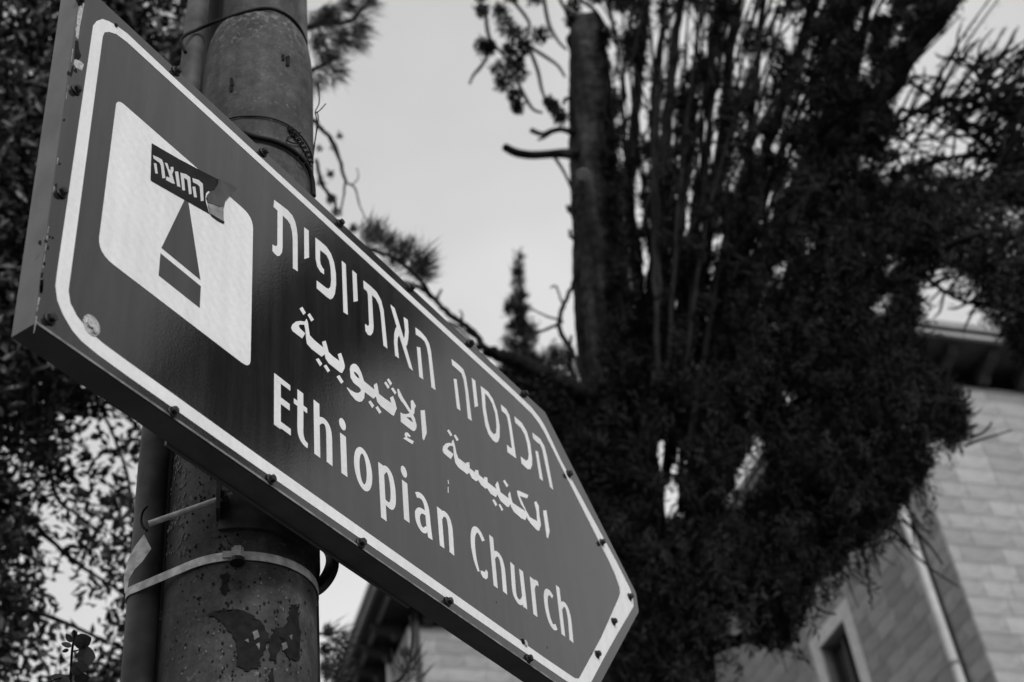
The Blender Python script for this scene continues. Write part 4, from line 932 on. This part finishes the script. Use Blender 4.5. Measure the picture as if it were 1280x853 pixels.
# lighter hanging sprays standing proud of the mass towards the viewer
hang = crown_points([(930,180),(1150,260),(1150,480),(1180,540),(1090,690),(960,790),(830,860),(790,700),(880,500),(930,350)], 420, RC-1.15, .25, GAPC, 6)
n = len(hang); b = MB(); C = []; D = []
for p in hang:
    dr = np.array([rng.normal()*.5, rng.normal()*.5, -1]); dr /= np.linalg.norm(dr); L_ = rng.uniform(.12, .34)
    t = np.linspace(0, 1, 34)[:, None]; q = p+dr*L_*t; C.append(q+rng.normal(size=q.shape)*.010); D.append(np.repeat(dr[None], 34, 0)*1.2+rng.normal(size=q.shape)*.7)
V, F = blades(np.concatenate(C), np.concatenate(D), rng.uniform(.03, .06, n*34), .010); o = soup('hanging_sprays', V, F, M['cyp'], cyp)
M4 = crown_points([(640,455),(700,480),(748,520),(748,640),(715,590),(690,545),(650,500)], 520, RC, .5, [(701,468,6,7),(715,475,5,6),(674,483,6,5),(684,494,6,7),(705,498,7,7),(722,508,5,9),(726,522,5,9),(715,526,5,9),(719,545,7,12),(727,573,6,9),(660,470,5,6)], 2.5)
cyp_foliage('lower_foliage', cyp, M4, 30, .03, .05, .013, M['cyp'])
# round cone-laden tufts at the top left of the crown
TF = [(602,-8,9),(602,13,9),(605,58,12),(625,15,11),(632,34,12),(648,46,13),(676,44,11),(716,10,10),(715,27,8),(625,88,12),(645,76,11),(648,92,12),(629,105,10),(643,120,9),(647,134,8),(655,60,9),(692,134,8),(700,146,9),(686,128,6),(668,-5,12),(640,-8,10),(745,-5,12),(770,5,12),(795,0,14),(720,-8,9),(636,62,8),(612,60,8)]
Pt = []
for (x, y, r) in TF:
    c = atR(x, y, RC-.1); rr = r*(c.length)/FPX*1.0; g = unit(rng.normal(size=(260, 3)))*rr*rng.uniform(.1, 1, (260, 1))**.5; Pt.append(np.array(c)[None]+g)
Pt = np.concatenate(Pt); V, F = blades(Pt, rng.normal(size=Pt.shape), rng.uniform(.022, .04, len(Pt)), .02); soup('cone_tufts', V, F, M['cyp'], cyp)

# right-hand pine with long spiky shoots reaching into the frame
pr_ = empty('pine_tree', Vector((atR(1500, 700, 8.2).x, atR(1500, 700, 8.2).y, 0)), 'spiky open-branched conifer reaching in from the right edge', 'tree')
b = MB(); bt = atR(1500, 700, 8.2)
MB().tube([(bt.x, bt.y, -.2), (bt.x, bt.y, 4), tuple(atR(1480, 300, 8.2)), tuple(atR(1460, -300, 8.2))], [.28, .24, .17, .08], 16).build('trunk', M['bark'], pr_, True)
BR = [([(1330,190),(1270,150),(1215,128),(1165,128),(1128,150)], [8,6,5,4,3]), ([(1330,240),(1260,225),(1195,235),(1150,225),(1118,195)], [8,6,5,4,3]), ([(1330,215),(1270,210),(1225,178),(1185,150),(1140,140)], [8,7,5,4,3]), ([(1290,150),(1240,120),(1210,80),(1185,75)], [5,4,3,2]), ([(1480,300),(1360,230),(1280,188),(1220,160),(1160,118),(1122,92)], [14,10,7,6,5,3]), ([(1480,320),(1360,240),(1270,200),(1200,195),(1140,215),(1115,222)], [14,10,8,6,5,3]),
      ([(1480,380),(1370,320),(1290,260),(1230,240),(1180,270)], [12,9,7,5,3]), ([(1480,420),(1380,420),(1290,390),(1240,350),(1200,330),(1150,340)], [12,9,7,6,4,3]), ([(1480,200),(1400,120),(1330,70),(1280,60)], [10,7,5,3]),
      ([(1480,400),(1340,440),(1280,420),(1255,380),(1225,330)], [10,7,6,4,3]), ([(1150,340),(1180,365),(1215,380),(1245,385)], [4,5,4,3])]
shoots = []
for pxs, ws in BR:
    b = MB(); limb(b, pxs, 8.2, ws, 7, 6, wob=.1); b.build('branch', M['bark_dark'], pr_, True)
    L_ = smoothline(pxs, 7)
    for i, (x, y) in enumerate(L_):
        if x > 1330: continue
        for s in range(1 if x < 1215 else 2):
            a = math.radians(random.uniform(-15, 85) if x < 1215 else random.uniform(15, 75)); l = random.uniform(16, 60) if x < 1215 else random.uniform(28, 95)
            shoots.append((x, y, x+l*math.cos(a), y-l*math.sin(a), random.uniform(7.9, 8.6)))
        if random.random() < .6:
            a = math.radians(random.uniform(-60, 10)); l = random.uniform(15, 50); shoots.append((x, y, x-l*math.cos(a)*.6, y-l*math.sin(a), 8.2))
shoots += [(1150,170,1262,-20,8.2),(1165,110,1240,-5,8.2),(1180,130,1255,40,8.2),(1115,100,1200,20,8.0),(1200,140,1255,35,8.2),(1230,210,1300,85,8.2),(1210,200,1262,78,8.2)]
b = MB()
for _ in range(150):
    x, y = random.uniform(1106, 1280), random.uniform(70, 262)
    if y < 150-(x-1106)*.5: continue
    l_ = random.uniform(30, 85); a = math.radians(random.choice([random.uniform(-35, 20), random.uniform(25, 70)])); cv = random.uniform(-10, 10)
    limb(b, [(x, y), (x+l_*.35*math.cos(a), y-l_*.35*math.sin(a)+cv*.7), (x+l_*.7*math.cos(a), y-l_*.7*math.sin(a)+cv), (x+l_*math.cos(a), y-l_*math.sin(a)+cv*.4)], 8.2+random.uniform(-.4, .4), [4, 3.4, 2.6, 1.4], 5, 4)
b.build('twigs', M['bark_dark'], pr_, True)['kind'] = 'stuff'
C = []; D = []; b = MB()
for (x0, y0, x1, y1, R_) in shoots:
    mx_, my_ = (x0+x1)/2+random.uniform(-9, 9), (y0+y1)/2+random.uniform(-9, 9)
    limb(b, [(x0, y0), (mx_, my_), (x1, y1)], R_, [3.8, 3, 1.6], 5, 4)
    k = max(4, int(math.hypot(x1-x0, y1-y0)/5)); a0 = np.array(atR(x0, y0, R_)); a1 = np.array(atR(x1, y1, R_)); t = rng.uniform(0, 1, k)[:, None]; q = a0+(a1-a0)*t
    d = (a1-a0)/np.linalg.norm(a1-a0); C.append(q); D.append(np.repeat(d[None], k, 0)+rng.normal(size=q.shape)*.33)
b.build('shoots', M['bark_dark'], pr_, True)['kind'] = 'stuff'
C = np.concatenate(C); D = np.concatenate(D); V, F = blades(C, D, rng.uniform(.04, .09, len(C)), .006); soup('needles', V, F, M['pine'], pr_)
M3 = [(1110,235),(1150,215),(1215,225),(1290,215),(1310,300),(1310,470),(1268,420),(1235,395),(1215,350),(1180,330),(1150,345),(1120,330)]
G3 = [(1265,275,14,9),(1215,300,8,7),(1270,330,10,9),(1240,330,7,8),(1175,305,6,5),(1170,280,5,5),(1200,255,6,5),(1290,395,8,10),(1160,325,8,5),(1250,300,6,7),(1285,355,7,7)]
P = crown_points(M3, 950, 8.0, .5, G3, 2)
cyp_foliage('crown', pr_, P, 24, .03, .06, .011, M['pine'], up=.2)
P = crown_points([(1250,350),(1310,330),(1310,480),(1285,455),(1262,415)], 260, 8.0, .4, (), 0); cyp_foliage('crown', pr_, P, 24, .03, .06, .012, M['pine'], up=0)
# bare dead twigs in front of the stone wall
b = MB(); 
for t in ([(1205,558),(1225,550),(1245,544),(1265,538)], [(1212,548),(1230,540),(1240,528)], [(1070,640),(1080,690),(1086,725),(1090,762)], [(1062,640),(1090,685),(1100,720)], [(1120,665),(1140,690),(1165,712),(1200,735)], [(1128,650),(1160,680),(1178,705)], [(1015,755),(1030,765),(1045,768)]): limb(b, t, RC, [3.5,3,2.5,1.5][:len(t)], 5, 4)
for _ in range(46):
    x, y = random.choice([(1050,715),(1080,690),(1110,670),(1130,650),(985,805),(960,805),(1150,600)]); x += random.uniform(-14, 14); y += random.uniform(-12, 6); a = math.radians(random.uniform(20, 88)); l = random.uniform(14, 46)
    limb(b, [(x, y), (x+l*.5*math.cos(a), y+l*.5*math.sin(a)+2), (x+l*math.cos(a), y+l*math.sin(a))], RC-.2, [2, 1.5, .8], 4, 3)
o = b.build('hanging_twigs', M['bark_dark'], cyp, True); o['kind'] = 'stuff'

# small far cypress
RF = 13.5
fc = empty('cypress_tree', Vector((atR(655, 600, RF).x, atR(655, 600, RF).y, 0)), 'small narrow cypress spire far behind, left of the sawn trunk', 'tree')
b_ = atR(655, 600, RF); MB().tube([(b_.x, b_.y, -.2), (b_.x, b_.y, 5), tuple(atR(648, 340, RF))], [.2, .14, .02], 10).build('trunk', M['bark'], fc, True)
FP = [(650,318),(652,340),(652,350),(657,360),(654,376),(654,385),(659,398),(659,420),(660,440),(672,455),(690,470),(730,520),(745,640),(600,640),(585,520),(618,470),(634,452),(632,425),(636,405),(631,385),(638,366),(641,350),(645,338)]
P = crown_points(FP, 1100, RF, .35, [(640,400,3,4),(655,430,3,4),(640,440,3,3),(650,372,2,3)], 0)
cyp_foliage('crown', fc, P, 26, .022, .11, .018, M['cyp'], up=1.0)
P = crown_points([(655,445),(668,395),(671,396),(668,445),(690,440),(692,428),(697,440),(712,425),(714,440),(740,520),(660,520)], 300, RF+.5, .3, (), 0); cyp_foliage('crown', fc, P, 18, .03, .09, .018, M['cyp'], up=1.2)

# left tree: dense broad leaves behind the sign
RL = 5.4
lt = empty('broadleaf_tree', Vector((atR(-260, 700, RL+.3).x, atR(-260, 700, RL+.3).y, 0)), 'dense leafy evergreen filling the left behind the sign', 'tree')
tb = atR(-260, 700, RL+.3)
b = MB(); b.tube([(tb.x, tb.y, -.2), (tb.x, tb.y, 2), tuple(atR(-180, 300, RL+.3)), tuple(atR(-120, -200, RL+.3))], [.2, .17, .13, .06], 14); b.build('trunk', M['bark'], lt, True)
for pxs, ws in (([(-200,500),(-60,520),(40,500),(110,495),(170,520)], [26,16,9,6,4]), ([(-200,640),(-80,600),(20,640),(90,700),(150,740),(175,760)], [24,14,8,5,4,3]), ([(-200,300),(-40,260),(60,220),(160,150),(260,60)], [30,20,14,9,5]), ([(-180,700),(-60,760),(40,765),(130,800)], [18,10,6,4]),
                ([(120,500),(140,540),(158,590),(166,640)], [5,4,4,3]), ([(-150,150),(0,60),(120,20),(220,-60)], [22,14,9,5]), ([(60,560),(70,620),(110,660),(95,720)], [6,5,4,3]), ([(60,495),(100,510),(130,505),(165,480)], [7,5,4,3])):
    b = MB(); limb(b, pxs, RL, ws, 7, 6, wob=.1); b.build('limb', M['bark_dark'], lt, True)
GL = [(135,524,24,10,0),(150,585,11,26),(112,560,13,13),(76,572,9,8),(80,620,10,8),(75,780,17,15),(28,842,26,12),(105,765,12,9),(150,800,8,9),(20,720,8,8),(60,690,9,7),(130,700,8,9),(150,660,6,9),(118,640,9,7),(60,745,8,7),(40,790,9,8),(145,750,7,7),(95,730,9,8),(30,655,7,7),(162,715,5,6),
      (10,20,12,9),(60,5,12,7),(14,60,8,8),(210,8,9,6),(218,25,6,7),(40,22,5,5),(190,10,6,5),(5,780,8,8),(115,810,8,8),(10,560,6,6),(35,600,6,6),(50,650,6,7),(170,765,5,7),(165,600,6,12),(10,850,18,12),(70,835,10,10)]
def leafcloud(name, parent, P, per, spread, ln, wd, m):
    C = np.repeat(P, per, 0)+rng.normal(size=(len(P)*per, 3))*spread; D = rng.normal(size=C.shape)+np.array([0, 0, -.35])
    V, F = leaves(C, D, ln*rng.uniform(.7, 1.25, len(C)), wd*rng.uniform(.8, 1.2, len(C))); return soup(name, V, F, m, parent)
P = crown_points([(-120,-80),(262,-80),(258,40),(240,120),(240,480),(150,490),(60,500),(-120,520)], 2500, RL+.1, .8, [g for g in GL if g[1] < 100], 4); leafcloud('crown', lt, P, 16, .055, .078, .028, M['leaf'])
P = crown_points([(-160,-70),(262,-70),(225,-200),(90,-300),(-90,-250)], 1000, RL+.2, .7, (), 0); leafcloud('crown', lt, P, 14, .06, .08, .03, M['leaf'])
P = crown_points([(-120,500),(60,480),(200,505),(190,620),(186,900),(-120,900)], 210, RL, .35, GL, 13); P = np.repeat(P, 3, 0)+rng.normal(size=(630, 3))*.05; leafcloud('crown', lt, P, 12, .038, .058, .026, M['leaf'])
P = crown_points([(-120,500),(40,490),(60,640),(20,820),(-120,900)], 260, RL+.5, .3, GL, 12); leafcloud('crown', lt, P, 12, .038, .057, .025, M['leaf'])
P = crown_points([(150,640),(185,640),(186,900),(110,900),(130,760)], 90, RL, .3, GL, 8); leafcloud('crown', lt, P, 10, .032, .05, .023, M['leaf'])

# pine behind the pole: blurred needle tufts
RP = 5.2
pp = empty('pine_tree', Vector((atR(340, 700, RP+.4).x, atR(340, 700, RP+.4).y, 0)), 'long-needled pine behind the pole, tufts showing right of it', 'tree')
tb = atR(340, 700, RP+.4); MB().tube([(tb.x, tb.y, -.2), (tb.x, tb.y, 3.5), tuple(atR(330, 250, RP+.4)), tuple(atR(325, -250, RP+.4))], [.16, .14, .11, .05], 14).build('trunk', M['bark'], pp, True)
b = MB()
for t, ws in (([(330,60),(370,40),(400,30),(440,25),(466,-8)], [14,10,7,5,3]), ([(330,120),(380,95),(405,80),(425,70)], [10,8,5,3]), ([(335,170),(385,150),(400,160),(415,176),(426,205),(432,228)], [10,7,6,6,5,4]), ([(432,228),(444,236),(450,258),(462,283)], [3,2.5,2,1.5]), ([(432,228),(428,252),(424,270)], [3,2.5,2]),
              ([(395,200),(405,235),(418,250),(420,270)], [5,5,4,3]), ([(335,330),(420,300),(460,312),(490,322),(520,345),(540,370)], [10,7,6,6,6,5]), ([(440,232),(448,222),(446,210)], [2,1.5,1]), ([(500,330),(512,310),(516,300)], [3,3,2.5]), ([(506,335),(504,315),(506,303)], [3,3,2]), ([(340,860),(390,800),(408,790),(425,780)], [8,5,3,2]),
              ([(330,900),(420,880),(500,850),(515,800),(512,770)], [10,8,5,3,2])):
    b = MB(); limb(b, t, RP, ws, 6, 5, wob=.1); b.build('branch', M['bark_dark'], pp, True)
C = []; D = []
def tuft(x, y, k, ln, R_=RP, dirp=None, cone=.8):
    c = np.array(atR(x, y, R_)); d = unit(rng.normal(size=(k, 3)))
    if dirp is not None:
        e = np.array(atR(x+dirp[0], y+dirp[1], R_))-c; e /= np.linalg.norm(e); d = unit(d*cone+e)
    C.append(c+rng.normal(size=(k, 3))*(.022 if ln > .08 else .008)); D.append(d*ln)
for (x, y, k, l, dp_) in [(400,20,110,.09,(1,.4)),(418,45,110,.09,(1,.6)),(400,70,100,.08,(1,.5)),(388,95,70,.07,(1,1)),(440,30,90,.08,(1,.3)),(425,5,90,.09,(1,-.2)),(455,8,70,.07,(1,-.6)),(395,45,100,.08,(.5,1)),(415,85,70,.07,(1,.8)),(410,10,80,.08,(.3,1)),(386,20,60,.08,(1,1)),(440,50,50,.07,(.8,.4)),
                          (398,188,30,.03,(.4,-1)),(424,172,46,.028,(.3,-1)),(416,183,26,.025,(0,1)),(415,217,60,.026,(-.3,.2)),(400,225,30,.04,(.4,1)),(412,245,50,.05,(.2,.6)),(420,262,40,.05,(0,1)),
                          (455,300,80,.07,(.6,-.5)),(468,300,70,.06,(.3,-1)),(480,312,70,.06,(.5,-.6)),(500,322,80,.07,(.3,-1)),(520,335,90,.08,(.6,-1)),(512,345,60,.07,(1,-.5)),(525,348,60,.07,(.6,-1)),(506,306,22,.02,(0,-1)),(515,300,16,.02,(0,-1)),(492,335,60,.06,(0,-1)),(440,290,50,.05,(.3,-1)),
                          (405,792,40,.05,(1,-.8)),(412,800,50,.06,(1,.2)),(400,812,50,.05,(1,0)),(402,830,30,.05,(1,.6)),(508,848,36,.06,(.2,-1)),(506,822,40,.05,(0,-1)),(412,850,50,.07,(.5,-1)),(404,846,50,.07,(1,-.7))]:
    tuft(x, y, int(k*1.7), l*(1.9 if l > .055 else 1), RP+random.uniform(-.3, .3), dp_, .7)
C = np.concatenate(C); D = np.concatenate(D); ln = np.linalg.norm(D, axis=1); V, F = blades(C, D, ln, .0055); soup('needles', V, F, M['pine'], pp)

# sprig in focus at the lower left
sg = empty('leafy_sprig', atR(86, 900, 1.95), 'sharp little sprig of round leaves at the lower left, below the sign', 'plant')
b = MB(); st = [(90,1150),(88,1000),(86,900),(88,850),(90,815),(93,795),(92,788)]; limb(b, st, 1.95, [7,5,4,3,3,2.5,2], 7, 5); limb(b, [(88,850),(75,848),(62,853)], 1.95, [2.5,2,1.5], 6, 4); limb(b, [(90,815),(100,812),(106,806)], 1.95, [2,2,1.5], 6, 4); b.build('stem', M['bark_dark'], sg, True)
def sprigleaf(cx, cy, L_, Wd, ang, tilt):
    b = MB(); R_ = 1.95; ca, sa = math.cos(math.radians(ang)), math.sin(math.radians(ang)); prof = [(0, .0), (.12, .3), (.3, .48), (.55, .5), (.78, .36), (.93, .16), (1, 0)]
    V = []; 
    for i, (t, w_) in enumerate(prof):
        for s in (-1, 0, 1):
            u = t*L_; v = s*w_*Wd; x = cx+u*ca-v*sa; y = cy-u*sa-v*ca; V.append(atR(x, y, R_+tilt*(t-.5)*.02+abs(s)*w_*.006))
    F = []
    for i in range(len(prof)-1):
        for j in range(2): F.append((3*i+j, 3*i+j+1, 3*i+4+j, 3*i+3+j))
    b.add(V, F); b.build('leaf', M['sprig'], sg, True)
for a in ((92,806,24,20,20,1),(96,818,24,24,-10,-1),(90,843,20,18,45,1),(92,800,12,7,75,0),(90,803,13,8,125,0),(90,808,14,7,165,1),(86,812,9,5,200,0),(88,852,26,12,165,1),(84,856,28,14,190,0),(92,850,20,14,10,1),(93,796,9,6,95,0),(95,828,18,14,-35,0)): sprigleaf(*a)

# street tree behind the photographer, mirrored softly in the glossy sign
def mirror(px, py, s):
    d = ray(px, py); q = d/d[1]; return np.array([q[0]*(1+s), 1-s, q[2]*(1+s)+H])
mt_pts = [(485,400),(468,355),(442,328),(425,345),(405,375),(385,400),(372,425),(352,452),(336,485),(324,508),(308,484),(290,462),(276,470)]
mt = empty('street_tree', (3.2, -8.8, 0), 'street tree across the road, seen only as a dark reflection in the sign', 'tree')
mx0 = mt.location
P = np.array([mirror(x, y, 4.6) for x, y in mt_pts]); Q = np.array(smoothline([tuple(p) for p in P], 6))
MB().tube([(mx0.x, mx0.y, -.2), (mx0.x+.05, mx0.y, 2.5), (mx0.x-.05, mx0.y-.1, 5.5), (mx0.x, mx0.y, 9.5)], [.24, .19, .15, .03], 14).build('trunk', M['bark'], mt, True)
MB().tube([tuple(q) for q in Q], list(np.linspace(.05, .02, len(Q))[::-1]), 8).build('limb', M['bark_dark'], mt, True)
MB().tube(smoothline([(mx0.x, mx0.y, 5.0), (mx0.x+1.2, mx0.y+1.2, 6.8), tuple(Vector(Q[-1])+Vector((-.9, -1.2, -.5))), tuple(Q[-1])], 5), list(np.linspace(.11, .05, 16)), 10).build('limb', M['bark'], mt, True)
g = unit(rng.normal(size=(900, 3)))*rng.uniform(.35, 1, (900, 1))**.5*np.array([2.0, 2.0, 2.2])+np.array([mx0.x-.4, mx0.y-.5, 8.6]); leafcloud('crown', mt, g, 14, .09, .13, .07, M['leaf'])
C = np.repeat(Q, 16, 0); C = C+rng.normal(size=C.shape)*np.array([.17, .17, .2]); leafcloud('crown', mt, C, 22, .07, .13, .07, M['leaf'])
print('stones', nst, 'tris', sum(len(o.data.polygons) for o in bpy.data.objects if o.type == 'MESH'))
